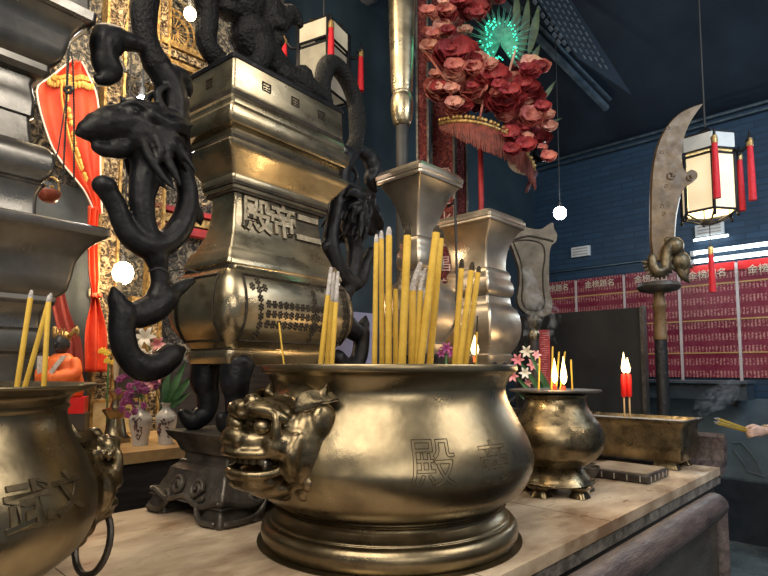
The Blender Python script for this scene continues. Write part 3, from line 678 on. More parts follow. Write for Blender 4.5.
# guardian lion lying on the lid
b = MB()
b.tube([(.19, 0, 1.30), (.12, 0, 1.335), (.03, 0, 1.36), (-.05, 0, 1.40), (-.09, 0, 1.45)], [.03, .05, .062, .07, .075], 14, 5)
b.ell((-.11, 0, 1.53), (.075, .07, .075)); b.ell((-.165, 0, 1.515), (.05, .05, .038)); b.ell((-.165, 0, 1.475), (.042, .042, .02)); b.ell((-.03, 0, 1.52), (.06, .08, .09))
for k in range(26):
    a = random.uniform(0, 2 * pi); q = random.uniform(-.5, 1); b.ell((-.05 + .04 * q, .075 * cos(a), 1.50 + .085 * sin(a)), (.022, .022, .022), 8, 6)
for sy in (1, -1):
    b.tube([(-.07, sy * .05, 1.40), (-.09, sy * .062, 1.34), (-.115, sy * .062, 1.305)], [.036, .03, .03], 10, 4); b.ell((-.135, sy * .062, 1.303), (.038, .026, .018))
    b.tube([(.12, sy * .04, 1.34), (.07, sy * .07, 1.35), (.09, sy * .075, 1.305), (.03, sy * .075, 1.302)], [.035, .04, .028, .02], 10, 4)
    b.ell((-.13, sy * .06, 1.585), (.02, .014, .024))
b.tube([(.08, 0, 1.34), (.15, -.02, 1.33), (.20, -.03, 1.31), (.225, -.03, 1.30)], [.055, .045, .03, .014], 10, 4); b.tube([(.0, -.05, 1.33), (.08, -.07, 1.325), (.17, -.075, 1.31), (.21, -.07, 1.30)], [.045, .04, .028, .012], 10, 4); b.tube([(-.06, 0, 1.45), (.0, -.03, 1.52), (.04, -.05, 1.56), (.07, -.06, 1.53)], [.05, .04, .03, .015], 9, 4)
b.build('lid_lion', DUSTY, urn, 60, remesh=.005, smooth=1)

# dark grey urn at the near end of the same row
BX2 = (.30, .20)
lower2 = [(.222, -.105), (.26, -.11), (.30, -.112), (.36, -.112), (.374, -.110), (.422, -.111), (.430, -.108), (.436, -.099), (.446, -.096), (.478, -.097), (.484, -.102), (.488, -.107), (.516, -.107), (.524, -.103), (.532, -.098), (.540, -.090), (.548, -.084), (.558, -.084), (.565, -.074), (.575, -.068), (.60, -.063), (.639, -.057), (.655, -.049), (.670, -.040), (.684, -.027), (.692, -.016), (.696, -.010)]
flange2 = [(.694, -.012), (.700, -.008), (.714, -.007), (.718, -.012), (.735, -.085), (.742, -.119)]
neck2 = [(.738, -.120), (.76, -.121), (.79, -.120), (.805, -.114), (.812, -.112), (.815, -.118), (.835, -.102), (.85, -.097), (.868, -.095), (.885, -.097), (.90, -.108), (.906, -.128)]
upper2 = [(.903, -.130), (.93, -.134), (.968, -.137), (.972, -.131), (1.0, -.130), (1.02, -.132), (1.046, -.137), (1.062, -.134), (1.066, -.118), (1.078, -.110), (1.092, -.110), (1.098, -.104), (1.112, -.093), (1.135, -.087), (1.16, -.081), (1.177, -.075), (1.195, -.062), (1.204, -.052)]
lid2 = [(1.202, -.050), (1.208, -.043), (1.228, -.041), (1.232, -.046), (1.236, -.052), (1.30, -.055), (1.305, -.07)]
t = urn2 = thing('bronze_urn', 'tall grey square bronze urn with stepped mouldings, behind the inscribed burner', 'urn', (-.955, 1.137, 1.0), RU)
for nm, ss in (('body', lower2), ('shoulder_flange', flange2), ('neck', neck2), ('mouth_moulding', upper2), ('lid', lid2)): MB().loft(S(ss, *BX2), .012).build(nm, PEWTER, t, 32)
stand(t, 1, IRON, .215, .115, .222, False)
for z, e in ((.904, -.1255), (1.064, -.131), (.7395, -.112), (.485, -.1005), (.543, -.086), (.8135, -.1095)): MB().loft([(z - .003, BX2[0] + e, BX2[1] + e), (z + .003, BX2[0] + e, BX2[1] + e)], .01).build('groove', CHARE, t)

# pale square urns further along
pale_body = [(.415, -.062), (.425, -.055), (.44, -.052), (.455, -.05), (.462, -.056), (.475, -.050), (.50, -.036), (.53, -.026), (.565, -.021), (.60, -.021), (.635, -.026), (.662, -.036), (.672, -.046), (.68, -.052), (.70, -.054), (.715, -.055)]
pale_mould = [(.712, -.060), (.722, -.050), (.735, -.044), (.755, -.043), (.775, -.045), (.79, -.052), (.80, -.054), (.812, -.052), (.826, -.056), (.836, -.064)]
pale_neck = [(.832, -.066), (.85, -.068), (.88, -.067), (.92, -.062), (.955, -.053), (.985, -.041), (1.01, -.026), (1.025, -.014), (1.03, -.010)]
pale_lip = [(1.028, -.006), (1.034, -.003), (1.042, -.004), (1.045, -.001), (1.058, 0), (1.066, -.006), (1.075, -.012)]
def pale_urn(label, u, v, hx, hy, sc, rz=ROT, slim=0.0):
    t = thing('pale_urn', label, 'urn', uv(u, v, 1.0), rz)
    for nm, ss in (('body', pale_body), ('ring_moulding', pale_mould), ('neck', pale_neck), ('lip', pale_lip)):
        dz = lambda z: slim * max(0, min(1, (z - .64) / .06)) * max(0, min(1, (.95 - z) / .12))
        MB().loft([(z * sc, hx + e - dz(z), hy + e - dz(z)) for z, e in ss], .010).build(nm, SILVER, t, 32)
    for sx in (1, -1):
        for sy in (1, -1): P, R = leg_path(sx, sy, hx - .055, hy - .05, .222 * sc, .418 * sc); MB().tube(P, [r * .7 for r in R], 10, 5).build('leg', BLACK, t, 60)
    stand(t, 1, IRON, hx - .045, hy - .045, .222, False).scale = (1, 1, sc)
    for z, e in ((1.031, -.0085), (.834, -.0635), (.714, -.0555)): MB().loft([((z - .003) * sc, hx + e - dz(z) + .001, hy + e - dz(z) + .001), ((z + .003) * sc, hx + e - dz(z) + .001, hy + e - dz(z) + .001)], .01).build('groove', IRON, t)
    return t
pale_urn('pale square bronze urn with flared top beside the fan-shaped weapon', 2.10, 1.43, .150, .165, 1.0)
pale_urn('pale square bronze urn next to the black dragon, below brass column', 1.625, 1.375, .135, .118, 1.075, slim=.014)

# ------------------------------------------------------------------ rectangular trough, slab, small bowl
t = thing('incense_trough', 'rectangular brass trough holding two red candles at the table end', 'incense trough', uv(2.480, .985, 1.0), ROT)
L_, W_ = .30, .105
b = MB()
def tr(z, ex, rc=.012): return (z, W_ + ex, L_ + ex, rc)
b.loft([tr(.028, -.014), tr(.040, -.004), tr(.10, .003), tr(.165, .004), tr(.178, .012), tr(.186, .02), tr(.194, .02), tr(.194, .006), tr(.175, -.004)], .012)
b.build('trough', BRASS_D, t, 35)
MB().loft([(.168, W_ + .002, L_ + .002), (.181, W_ + .004, L_ + .004)], .01).build('ash_bed', SAND, t)
for sx in (1, -1):
    for sy in (1, -1): b = MB(); b.loft([(0, .022, .05), (.012, .02, .045), (.025, .017, .04), (.036, .017, .05)], .006, (sx * (W_ - .03), sy * (L_ - .07), 0)); b.build('foot', BRASS_D, t)
t = thing('stone_slab', 'small flat dark slab with notched edge lying before the brass trough', 'slab', uv(2.14, .815, 1.0), ROT)
b = MB(); b.loft([(0, .105, .115), (.004, .108, .118), (.026, .108, .118), (.03, .105, .115)], .006); b.build('slab_body', mat('black_lacquer', (.015, .012, .01), (.05, .04, .035), .4), t)
b = MB()
for k in range(5): b.box((-.1085, -.09 + k * .045, .015), (.003, .004, .02)); b.box((-.085 + k * .04, -.1185, .015), (.004, .003, .02))
b.build('notch_marks', mat('pale_mark', (.25, .22, .18), (.4, .36, .3), .7), t)
MB().box((0, 0, .031), (.196, .216, .004)).build('slab_top', mat('dusty_slab_top', (.15, .115, .08), (.32, .26, .2), .5, 0, 12), t)
MB().tube([(.02, .118, .016), (.05, .15, .014), (.04, .20, .012)], [.014, .012, .009], 8, 4, flat=(1, .5)).build('handle', WOOD, t)
t = thing('small_bowl', 'little dark metal bowl beside the round burner with flat rim', 'bowl', at(586, 474, 2.05).xy.to_3d() + Vector((0, 0, 1.0)), 0)
MB().lathe(fine_prof([(0, .012), (.02, .013), (.035, .028), (.046, .045), (.049, .046), (.048, .042), (.04, .02), (.025, .004), (.02, 0), (0, 0)], 3), 32).build('bowl', IRON, t)
MB().lathe([(0, .014), (.022, .015), (.034, .027), (.0, .03)], 20).build('ash', SAND, t)

# ------------------------------------------------------------------ incense sticks
def stick(label, top, bot, r, d, ash=0, group=None, bend=None, tip='ash', extra=.045, dtop=0.0, m=None):
    """one joss stick; top/bot are where it shows, d its distance; it goes on down into the ash"""
    A_, B_ = at(*top, d + dtop), at(*bot, d); rr = r * d / F
    low = B_ + (B_ - A_).normalized() * extra
    t = thing('incense_stick', label, 'incense', low, 0, group)
    A_ = A_ - low; ax = A_.normalized(); al = ash * d / F
    cut = A_ - ax * al
    MB().tube([(0, 0, 0), cut * .5, cut], [rr, rr, rr * .97], 10).build('stick', m or YEL, t, 60)
    if ash:
        pts = [cut, cut + ax * al * .5, A_]
        if bend: pts = [cut, cut + ax * al * .35, cut + Vector((bend[0] * .5, 0, bend[1] * .6)) * (d / F), cut + Vector((bend[0], 0, bend[1])) * (d / F)]
        MB().tube(pts, [rr * .97] + [rr * .85] * (len(pts) - 2) + [rr * .6], 8, 3).build('ash_tip' if tip == 'ash' else 'burnt_tip', ASH if tip == 'ash' else BURNT, t, 60)
    return t
G1 = 'joss sticks in the large burner'
for a in [
 ('thick joss stick with long grey ash, first of the trio before the urn', (331, 268), (321, 361), 2.7, 1.28, 28),
 ('thick joss stick with long grey ash, middle of the trio before the urn', (334, 273), (327, 361), 2.3, 1.31, 29),
 ('thick joss stick with long grey ash, last of the trio before the urn', (338, 272), (332, 361), 2.4, 1.27, 31),
 ('thin plain yellow joss stick leaning alone at the burner rim', (279, 323), (283.5, 361), .9, 1.30, 0),
 ('tall straight joss stick at the outer side of the central bunch, grey tip', (376.5, 235), (374.5, 361), 2.6, 1.30, 8),
 ('tall straight grey-tipped joss stick, second in the central bunch', (381.4, 231.5), (382, 361), 2.6, 1.34, 8),
 ('tall straight grey-tipped joss stick, third in the central bunch', (389, 228), (388.5, 361), 3.3, 1.30, 8)]:
    stick(*a, group=G1)
stick('tallest thick joss stick with charred black tip amid central bunch', (408, 227), (402, 361), 4.0, 1.27, 9, G1, tip='burnt')
stick('short joss stick with curled drooping ash in front of taller sticks', (395.5, 290), (395.5, 361), 2.6, 1.33, 0.1, G1)
stick('short thick joss stick with bent grey ash pointing upward', (412.8, 280), (412, 361), 3.7, 1.36, 11, G1, bend=(8, 28))
stick('short joss stick with leaning grey ash beside the long slanted pair', (421, 282), (417, 361), 3.0, 1.31, 9, G1, bend=(5, 22))
stick('long slanted thick joss stick with charred tip', (437, 227), (420.5, 361), 4.0, 1.30, 6, G1, tip='burnt')
stick('long slanted joss stick with charred tip just behind its thicker neighbour', (441.5, 231), (430, 361), 3.4, 1.36, 8, G1, tip='burnt')
stick('outer joss stick in leaning trio before the pale urn, charred tip', (462, 260), (455, 361), 3.0, 1.36, 9, G1, tip='burnt')
stick('middle joss stick in leaning trio before the pale urn, charred tip', (472.5, 263), (460, 361), 3.2, 1.33, 8, G1, tip='burnt')
stick('slimmest joss stick of leaning trio before the pale urn, charred tip', (479, 267), (466, 361), 2.8, 1.38, 6, G1, tip='burnt')
stick('thin charred joss stick above the small flame at the far rim', (477.5, 316), (476, 361), 1.0, 1.55, 16, G1, tip='burnt')
G2 = 'joss sticks in the inscribed burner'
stick('yellow joss stick with reddish ash tip standing straight, in inscribed burner', (31.5, 291), (17.5, 383), 2.5, .80, 7, G2)
stick('slanting yellow joss stick crossing behind another in inscribed burner', (51, 294), (26, 383), 2.4, .83, 6, G2)
stick('yellow joss stick leaning against the slanted one in inscribed burner', (49, 296), (44, 383), 2.4, .81, 6, G2)
G3 = 'thin sticks in the flat-rimmed burner'
for lab, tp, bt in (('thin yellow stick standing apart at one end of burner with flat rim', (539.5, 358), (538.5, 391)), ('thin yellow stick beside the double flame, tallest in flat-rimmed burner', (552.7, 347), (551.5, 391)),
                    ('thin charred stick between the two flames in flat-rimmed burner', (559, 352), (556, 391)), ('thin stick leaning past the taller flame', (565, 352), (560, 391)), ('thin yellow stick standing alone beyond the flames', (571, 360), (572.5, 391))):
    stick(lab, tp, bt, .9, 1.86, 0, G3, extra=.02)

def flame_mesh(b, base, h, r): b.lathe([(r * .25, 0), (r * .8, h * .10), (r, h * .25), (r * .8, h * .45), (r * .45, h * .7), (r * .15, h * .92), (.0003, h)], 14, base); return b
def candle(label, px, py0, py1, r, d, fh, fr, group, m=RED, base_extra=.0, power=.6):
    B_, A_ = at(px, py1, d), at(px, py0, d); rr = r * d / F; h = (A_ - B_).z
    t = thing('candle', label, 'candle', B_, 0, group)
    MB().lathe([(rr, 0), (rr, h * .96), (rr * .8, h), (0, h)], 14).build('wax', m, t)
    MB().tube([(0, 0, h), (0, 0, h + .012)], .0015, 6).build('wick', BURNT, t)
    fm = MB(); flame_mesh(fm, (0, 0, h + .006), fh * d / F, fr * d / F); fo = fm.build('flame', FLAME, t, 180)
    if power: l = lamp('candle_glow', 'POINT', B_ + Vector((0, 0, h + .02)), power, (1, .65, .3), .02)
    return t
# burning stubs on the flat rimmed burner
candle('burning stub with low flame among the thin sticks of flat-rimmed burner', 555, 385, 390, 1.8, 1.83, 25, 3.0, 'burning stubs', power=.5)
candle('burning stub with the taller flame among the thin sticks', 564, 386, 390, 1.8, 1.85, 28, 3.3, 'burning stubs', power=0)
candle('small flame on a stub at the far rim of large lion burner', 475, 357, 362, 2, 1.62, 20, 4.2, None, power=2.5)
# red candle pair in the trough
for px, lab in ((624.6, 'red candle on thin stick, one of two in the trough, by the round burner'), (630.0, 'red candle on thin stick, twin nearer the halberd pole')):
    d = 2.33; B_, A_ = at(px, 416, d), at(px, 374, d); h = (A_ - B_).z; mid = (at(px, 397, d) - B_).z; rr = 2.6 * d / F
    t = thing('candle', lab, 'candle', B_, 0, 'red candles in the trough')
    MB().tube([(0, 0, -.02), (0, 0, mid + .01)], .0035, 8).build('stick', mat('pale_stick', (.45, .28, .14), (.6, .4, .22), .7), t)
    MB().lathe([(rr * .7, mid), (rr, mid + .01), (rr * 1.05, h * .9), (rr * .8, h), (0, h)], 14).build('wax', mat('red_wax', (.55, .012, .008), (.72, .02, .012), .35), t)
    MB().tube([(0, 0, h), (0, 0, h + .012)], .0015, 6).build('wick', BURNT, t)
    fm = MB(); flame_mesh(fm, ((-.003 if px > 627 else .004), 0, h + .004), (.088 if px < 627 else .066), .011); fm.build('flame', FLAMEC, t, 180)
lamp('candle_glow', 'POINT', at(627, 362, 2.30), 2.0, (1, .68, .35), .03)

# ------------------------------------------------------------------ ritual weapons on poles
def poly3(pts, d, th, m, name, parent, origin, yaw=0.0, bev=.003):
    """flat forged plate from an outline seen at distance d, with real thickness"""
    P = [at(x, y, d) - origin for x, y in pts]; n = len(P)
    c = sum(P, Vector()) / n
    off = Vector((0, th / 2, 0)); inner = [c + (p - c) * .985 for p in P]
    b = MB(); b.rings([[p - off for p in inner], [p - off * .4 for p in P], [p + off * .4 for p in P], [p + off for p in inner]])
    return b.build(name, m, parent, 30)
def smooth2(pts, n=4):
    P = [Vector((x, y, 0)) for x, y in pts]; P, _ = smooth_path(P, [0] * len(P), n); return [(p.x, p.y) for p in P]
HALB = mat('worn_bronze_blade', (.085, .048, .018), (.17, .105, .045), .55, .1, 12, .1, 50)
d = 3.0
O = at(664, 420, d); O.z = 0
t = thing('halberd', 'tall crescent-bladed bronze halberd with dragon collar, standing behind the brass trough', 'halberd', O)
out = smooth2([(702, 104), (690, 108), (676, 116), (665, 129), (657, 146), (652.5, 166), (650.5, 190), (650, 220), (650.5, 245), (653, 262)]) + [(671, 262)] + smooth2([(671, 262), (672, 240), (674, 220), (678, 200), (684, 188), (691, 183.5), (696, 178.5), (695.5, 173), (690, 170.5), (685.5, 173), (682, 169), (680.5, 160), (681, 148), (684, 134), (691, 119), (702, 104)])[1:-1]
bl = poly3(out, d, .03, HALB, 'blade', t, O)
b = MB()
for cx, cy, r in ((671, 175, 4.2), (690, 177, 3.6)):
    b.tube([at(cx + r * (1 - k / 20) * cos(k * .55), cy + r * (1 - k / 20) * sin(k * .55), d - .022) - O for k in range(14)], .0035, 6)
for cx, cy in ((668, 128), (662, 152), (666, 186), (662, 206), (664, 214)):
    b.tube([at(cx + 1.6 * cos(k * .7), cy + 1.6 * sin(k * .7), d - .016) - O for k in range(10)], .002, 5)
b.build('scroll_relief', HALB, bl)
sp = MB(); sp.tube([at(672.5, 262, d) - O, at(674, 240, d) - O, at(676, 215, d) - O, at(680, 197, d) - O], [.004, .005, .005, .003], 6, 4); sp.build('bright_edge', PEWTER, bl)
# dragon collar: ring of flames, S body, jaws
b = MB()
ctr = (660, 262)
b.tube([at(x, y, d - .03) - O for x, y in ((652, 256), (652.5, 266), (658, 272), (665, 268), (666, 256), (669, 247), (674, 243))], [.022, .028, .03, .03, .026, .028, .022], 10, 5)
for k in range(11):
    a = math.radians(20 + k * 15.5); R0, R1 = 10.5, 17.5
    p0 = at(ctr[0] - 1 + R0 * cos(a), ctr[1] + R0 * sin(a) * .95, d - .02) - O; p1 = at(ctr[0] - 1 + R1 * cos(a + .1), ctr[1] + R1 * sin(a + .1), d - .02) - O
    b.tube([p0, (p0 + p1) / 2, p1], [.018, .015, .002], 7, 2, flat=(1, .7))
b.ell(at(674, 246, d - .02) - O, (.05, .05, .05)); b.ell(at(680, 262, d) - O, (.055, .05, .06))
for pts in (((676, 258), (684, 262), (692, 268)), ((678, 266), (683, 276), (690, 283)), ((672, 243), (667, 240), (664, 244)), ((678, 246), (681, 252), (684, 258)), ((684, 262), (686, 272), (682, 280))):
    b.tube([at(x, y, d - .01) - O for x, y in pts], [.024, .02, .005], 8, 4)
b.build('dragon_collar', mat('dark_gilt_bronze', (.05, .04, .026), (.22, .17, .10), .45, .7, 20, .3, 60), t, 60)
zc = (at(664, 287, d) - O).z
MB().lathe([(0, zc - .03), (.06, zc - .03), (.10, zc - .018), (.112, zc), (.10, zc + .02), (.05, zc + .03), (0, zc + .03)], 28).build('collar_disc', IRON, t)
z1, z2 = (at(664, 302, d) - O).z, (at(664, 337, d) - O).z
MB().lathe([(0, z2 - .015), (.034, z2 - .015), (.038, z2), (.032, z2 + .015), (.03, z1 - .04), (.036, z1 - .03), (.036, z1 - .01), (.03, z1), (.026, zc), (0, zc)], 20).build('ferrule', HALB, t)
MB().lathe([(0, .01), (.033, .01), (.031, z2 - .01), (0, z2)], 16).build('pole', mat('black_pole', (.008, .008, .01), (.045, .042, .04), .5, .2, 40, .3, 60, lo=.5, hi=.75), t)
MB().lathe([(0, 0), (.16, 0), (.16, .03), (.06, .06), (.04, .12), (0, .12)], 24).build('base', IRON, t)

d = 3.15
O = at(535, 400, d); O.z = 0
t = thing('fan_weapon', 'fan-shaped flat bronze ritual weapon on a pole beside the pale urn', 'ritual weapon', O)
out = [(508, 240), (512, 231), (520, 226)] + smooth2([(520, 226), (530, 229), (540, 229.5), (548, 224.5), (552, 223.5), (553, 229), (556, 235), (555, 242), (550.5, 246), (548.5, 254), (548, 268), (548, 284), (548.5, 294), (551, 301), (550.5, 311), (546, 316.5), (536, 317.5), (526, 315), (519, 309), (516, 300), (517.5, 290), (518.5, 278), (517, 266), (513, 254), (508, 240)])[1:-1]
pl = poly3(out, d, .05, mat('brown_bronze', (.055, .048, .038), (.13, .112, .09), .45, .6, 10, .1, 40), 'plate', t, O)
inn = smooth2([(513, 241), (528, 240), (542, 244), (545, 256), (543, 272), (543.5, 290), (545, 303), (540, 310), (528, 309), (522, 300), (523, 282), (521, 262), (513, 241)])
b = MB(); b.tube([at(x, y, d - .027) - O for x, y in inn], .0045, 6); b.tube([at(x, y, d - .027) - O for x, y in ((513, 240), (528, 236), (543, 238.5), (553, 241))], .006, 6, 3); b.build('incised_line', CHARE, pl)
zt = (at(535, 322, d) - O).z
MB().lathe([(0, zt - .10), (.030, zt - .10), (.036, zt - .07), (.026, zt - .05), (.036, zt - .02), (.045, zt + .005), (.03, zt + .035), (0, zt + .04)], 20).build('ferrule', BRASS_D, t)
MB().lathe([(0, .01), (.027, .01), (.027, zt - .09), (0, zt - .08)], 16).build('pole', WOOD, t)
MB().lathe([(0, 0), (.15, 0), (.15, .03), (.06, .06), (.04, .1), (0, .1)], 24).build('base', IRON, t)

d = 2.65
O = at(402.5, 300, d); O.z = 0
t = thing('brass_column_weapon', 'tall tapered plain brass club on dark pole rising above the pale urn', 'ritual weapon', O)
def zz(y): return (at(402.5, y, d) - O).z
def rw(p): return p * d / F
MB().lathe(fine_prof([(0, zz(126)), (rw(7.5), zz(126)), (rw(10.5), zz(119)), (rw(11.8), zz(108)), (rw(11.2), zz(99)), (rw(9.8), zz(95)), (rw(10.8), zz(92.5)), (rw(10.8), zz(91)), (rw(12), zz(70)), (rw(13.2), zz(30)), (rw(14), zz(0)), (rw(14.5), zz(-30)), (0, zz(-32))], 3), 32).build('club_head', BRASS_U, t, 60)
MB().lathe([(0, .01), (rw(6), .01), (rw(6.5), zz(126) - .002), (0, zz(125))], 18).build('pole', CABLE, t)
MB().lathe([(0, 0), (.16, 0), (.16, .03), (.06, .06), (.04, .1), (0, .1)], 24).build('base', IRON, t)

# ------------------------------------------------------------------ couplet boards
def couplet(label, px, wpx, top, bot, d, m, chars='', size=.1, leg=True):
    A_, B_ = at(px, top, d), at(px, bot, d); wd = wpx * d / F; h = A_.z - B_.z
    t = thing('couplet_board', label, 'board', Vector((B_.x, B_.y, 0)), -.15)
    MB().box((0, 0, (A_.z + B_.z) / 2), (wd, .05, h)).build('board_panel', m, t)
    b = MB()
    for s in (-1, 1): MB().box((s * wd / 2, -.004, (A_.z + B_.z) / 2), (.014, .062, h)).build('frame', IRON, t)
    if B_.z > .05: MB().box((0, .03, B_.z / 2 + .02), (wd * .5, .04, B_.z + .04)).build('post', WOOD, t)
    z = B_.z + size * .9
    for i, ch in enumerate(reversed(chars)):
        vs, fs = glyphs(ch, size, .002); o = MB().add([(x, -.028 - c, z + y) for x, y, c in vs], fs).build('character', mat('faded_gilt', (.42, .22, .18), (.6, .38, .32), .5), t, fix=False); z += size * 1.32
    return t
couplet('narrow red patterned board edged in black behind brass column', 424, 11, -60, 330, 3.5, COUPL)
couplet('wide red couplet board with large faded characters between the pale urns', 444.5, 22, -60, 326, 3.6, COUPL, '靈宣化文昌帝君', .112)
couplet('slim red board with faded characters beside the flower crown', 463.5, 11, -60, 345, 3.78, COUPL, '口福慶千年', .075)

# ------------------------------------------------------------------ flower ornament on a red pole
d = 3.2
O = at(482, 208, d); O.z = 0
t = thing('flower_ornament', 'large towering ornament of coral peonies with red fringe and glowing green fan', 'flower ornament', O)
K = d / F
def q3(px, py, dd=0.0): return at(px, py, d + dd) - O
MB().tube([(0, .02, 0.02), (0, .02, q3(482, 140).z)], .016, 10).build('pole', REDP, t)
MB().lathe([(0, 0), (.10, 0), (.09, .04), (.05, .08), (0, .08)], 20).build('base', IRON, t)
cx, czz = q3(487, 128).x, q3(487, 128).z
arc = [(440, 124), (452, 121.5), (466, 121), (480, 123), (494, 127.5), (508, 135), (520, 145), (529, 158), (535, 172)]
dep = [-.02, -.14, -.2, -.22, -.2, -.15, -.08, 0, .08]
AP = [q3(x, y, e) for (x, y), e in zip(arc, dep)]; AP, _ = smooth_path(AP, [0] * len(AP), 8)
b = MB(); b.tube(AP, .012, 8); hoop = b.build('hoop', GOLD, t, 60)
b = MB()
lens = [5, 14, 22, 26, 27, 27, 26, 22, 20]
for i in range(len(AP) * 3 - 3):
    f = i / 3; k = int(f); p = AP[k].lerp(AP[min(k + 1, len(AP) - 1)], f - k)
    fi = f / 8; li = lens[min(int(fi), 8)] + (lens[min(int(fi) + 1, 8)] - lens[min(int(fi), 8)]) * (fi - int(fi))
    L = li * K * random.uniform(.92, 1.05)
    b.tube([p, p + Vector((random.uniform(-.004, .004), 0, -L * .5)), p + Vector((random.uniform(-.006, .006), 0, -L))], [.0035, .004, .003], 5)
tag(b.build('fringe', mat('red_fringe', (.10, .018, .012), (.26, .05, .03), .6, 0, 30), t), kind='stuff')
for k in range(28): p = AP[int(k / 28 * len(AP))] + Vector((0, -.012, .02)); MB().ell(p, (.012, .008, .012), 8, 5).build('gilt_bead', GOLD, hoop)
CORALL = mat('pale_coral_petal', (.60, .24, .19), (.82, .52, .42), .6, 0, 12)
def peony(c, r, m, tilt=None, n=16):
    b = MB()
    for k in range(n):
        lay = k / n; a = k * 2.4; R = r * (.35 + .65 * lay); up = r * (.75 - .75 * lay)
        dr = Vector((cos(a), sin(a) * .55 - .25, sin(a) * .8)).normalized(); side = dr.cross(Vector((0, 1, .2))).normalized()
        ctr = c + dr * R * .65 + Vector((0, -up * .7, 0))
        def fn(u_, v_, ctr=ctr, dr=dr, side=side, R=R):
            s = (u_ - .5) * 2; wv = sin(pi * min(.15 + v_ * .85, 1)) * .9 + .1
            return ctr + side * (s * r * .5 * wv) + dr * (v_ - .4) * r * .85 + Vector((0, -1, 0)) * (r * .22 * (s * s) + r * .3 * v_ * v_ + .05 * r * sin(9 * s + k))
        b.sheet(fn, 5, 4, (0, .0025, 0))
    return b.build('peony', m, t, 70)
random.seed(21)
k = 0
while k < 95:
    px, py = random.uniform(426, 548), random.uniform(-12, 160)
    if ((px - 503) / 30) ** 2 + ((py - 36) / 36) ** 2 < 1 or (px < 500 and py > 118) or (px > 505 and py < 60) or py > 175 - (548 - px) * .9 + 20: continue
    k += 1; peony(q3(px, py, random.uniform(-.24, -.04)), random.uniform(6, 13) * K, random.choice((FLRED, FLRED, FLPINK, FLRED, CORALL) if px > 455 else (FLPINK, CORALL, FLRED)), n=9)
random.seed(3)
for px, py, r, m in ((452, 62, 26, FLRED), (440, 96, 20, FLPINK), (466, 96, 24, FLPINK), (440, 20, 14, FLPINK), (437, 42, 12, FLPINK), (488, 82, 20, FLRED), (500, 108, 20, FLRED), (520, 102, 22, FLRED), (528, 122, 18, FLPINK), (512, 86, 15, FLPINK), (536, 140, 14, FLRED), (470, 18, 16, FLRED), (478, 108, 15, FLRED), (455, 114, 13, FLPINK), (447, 4, 13, FLPINK), (540, 158, 10, BLACK), (522, 72, 12, FLRED), (430, 60, 9, FLPINK)):
    peony(q3(px, py, random.uniform(-.12, .05)), r * K, m)
# green fan of feathers with lights
b = MB(); c0 = q3(500, 44, -.14)
for k in range(90):
    a = -1.0 + k * (5.2 / 89); L = (31 + 8 * sin(k * 1.7)) * K
    dr = Vector((cos(a) * .85, -.15, sin(a))); b.tube([c0 + dr * 1 * K, c0 + dr * L * .6, c0 + dr * L], [.002, .004, .001], 5)
fan = b.build('feather_fan', mat('green_feather', (.02, .10, .08), (.07, .24, .18), .5, 0, 30), t)
b = MB()
for k in range(60):
    a = random.uniform(1.2, 4.9); rr = random.gauss(17, 2.6) * K; b.ell(c0 + Vector((cos(a) * rr * .9, -.03 + random.uniform(-.02, .02), sin(a) * rr * 1.1)), (.0048,) * 3, 6, 4)
for k in range(25):
    a = random.uniform(-1, 1.2); rr = random.gauss(17, 2) * K; b.ell(c0 + Vector((cos(a) * rr * .9, -.03, sin(a) * rr * 1.1)), (.004,) * 3, 6, 4)
tag(b.build('green_light', emis('green_led', (.05, .75, .42), 2.2), fan), kind='stuff')
lamp('green_glow', 'POINT', O + c0 + Vector((0, -.15, 0)), .7, (.1, 1, .6), .05)
def leaf_mesh(b, p0, p1, wd, bow=.02):
    p0, p1 = Vector(p0), Vector(p1); ax = p1 - p0; sd = ax.cross(Vector((0, 1, .3))).normalized(); nn = ax.cross(sd).normalized()
    b.sheet(lambda u_, v_: p0 + ax * v_ + sd * ((u_ - .5) * wd * sin(pi * min(.08 + .92 * v_, 1))) + nn * (bow * sin(pi * v_) + .3 * wd * abs(u_ - .5)), 2, 6, tuple(nn * .0015))
b = MB()
for x0, y0, x1, y1, wd in ((520, 60, 528, -4, 9), (528, 56, 538, 6, 9), (515, 40, 516, -10, 8), (534, 110, 556, 80, 5), (530, 124, 552, 106, 4), (532, 130, 562, 118, 4), (470, 52, 466, 14, 7), (478, 74, 474, 40, 6), (522, 80, 540, 44, 8), (505, 130, 500, 96, 5), (540, 130, 552, 104, 5), (540, 150, 548, 130, 5)):
    leaf_mesh(b, q3(x0, y0, .02), q3(x1, y1, .0), wd * K)
b.build('leaves', mat('dull_green_leaf', (.03, .05, .03), (.12, .16, .08), .6), t)
for pts in (((420, 45), (432, 60), (444, 78)), ((505, 84), (512, 62), (516, 46)), ((480, 118), (484, 100), (490, 92))): MB().tube([q3(x, y, -.16) for x, y in pts], [.006, .008, .004], 6, 3).build('twig', FLPINK, t)
MB().tube([q3(535, 172, .08), q3(528, 188, .05), q3(525, 193, .05)], [.02, .014, .003], 8, 4).build('tail_tassel', mat('black_red', (.03, .008, .01), (.08, .015, .02), .6), t)
b = MB(); leaf_mesh(b, q3(508, 160, .02), q3(526, 176, 0), 12 * K); b.build('paper_scrap', WHITEP, t)

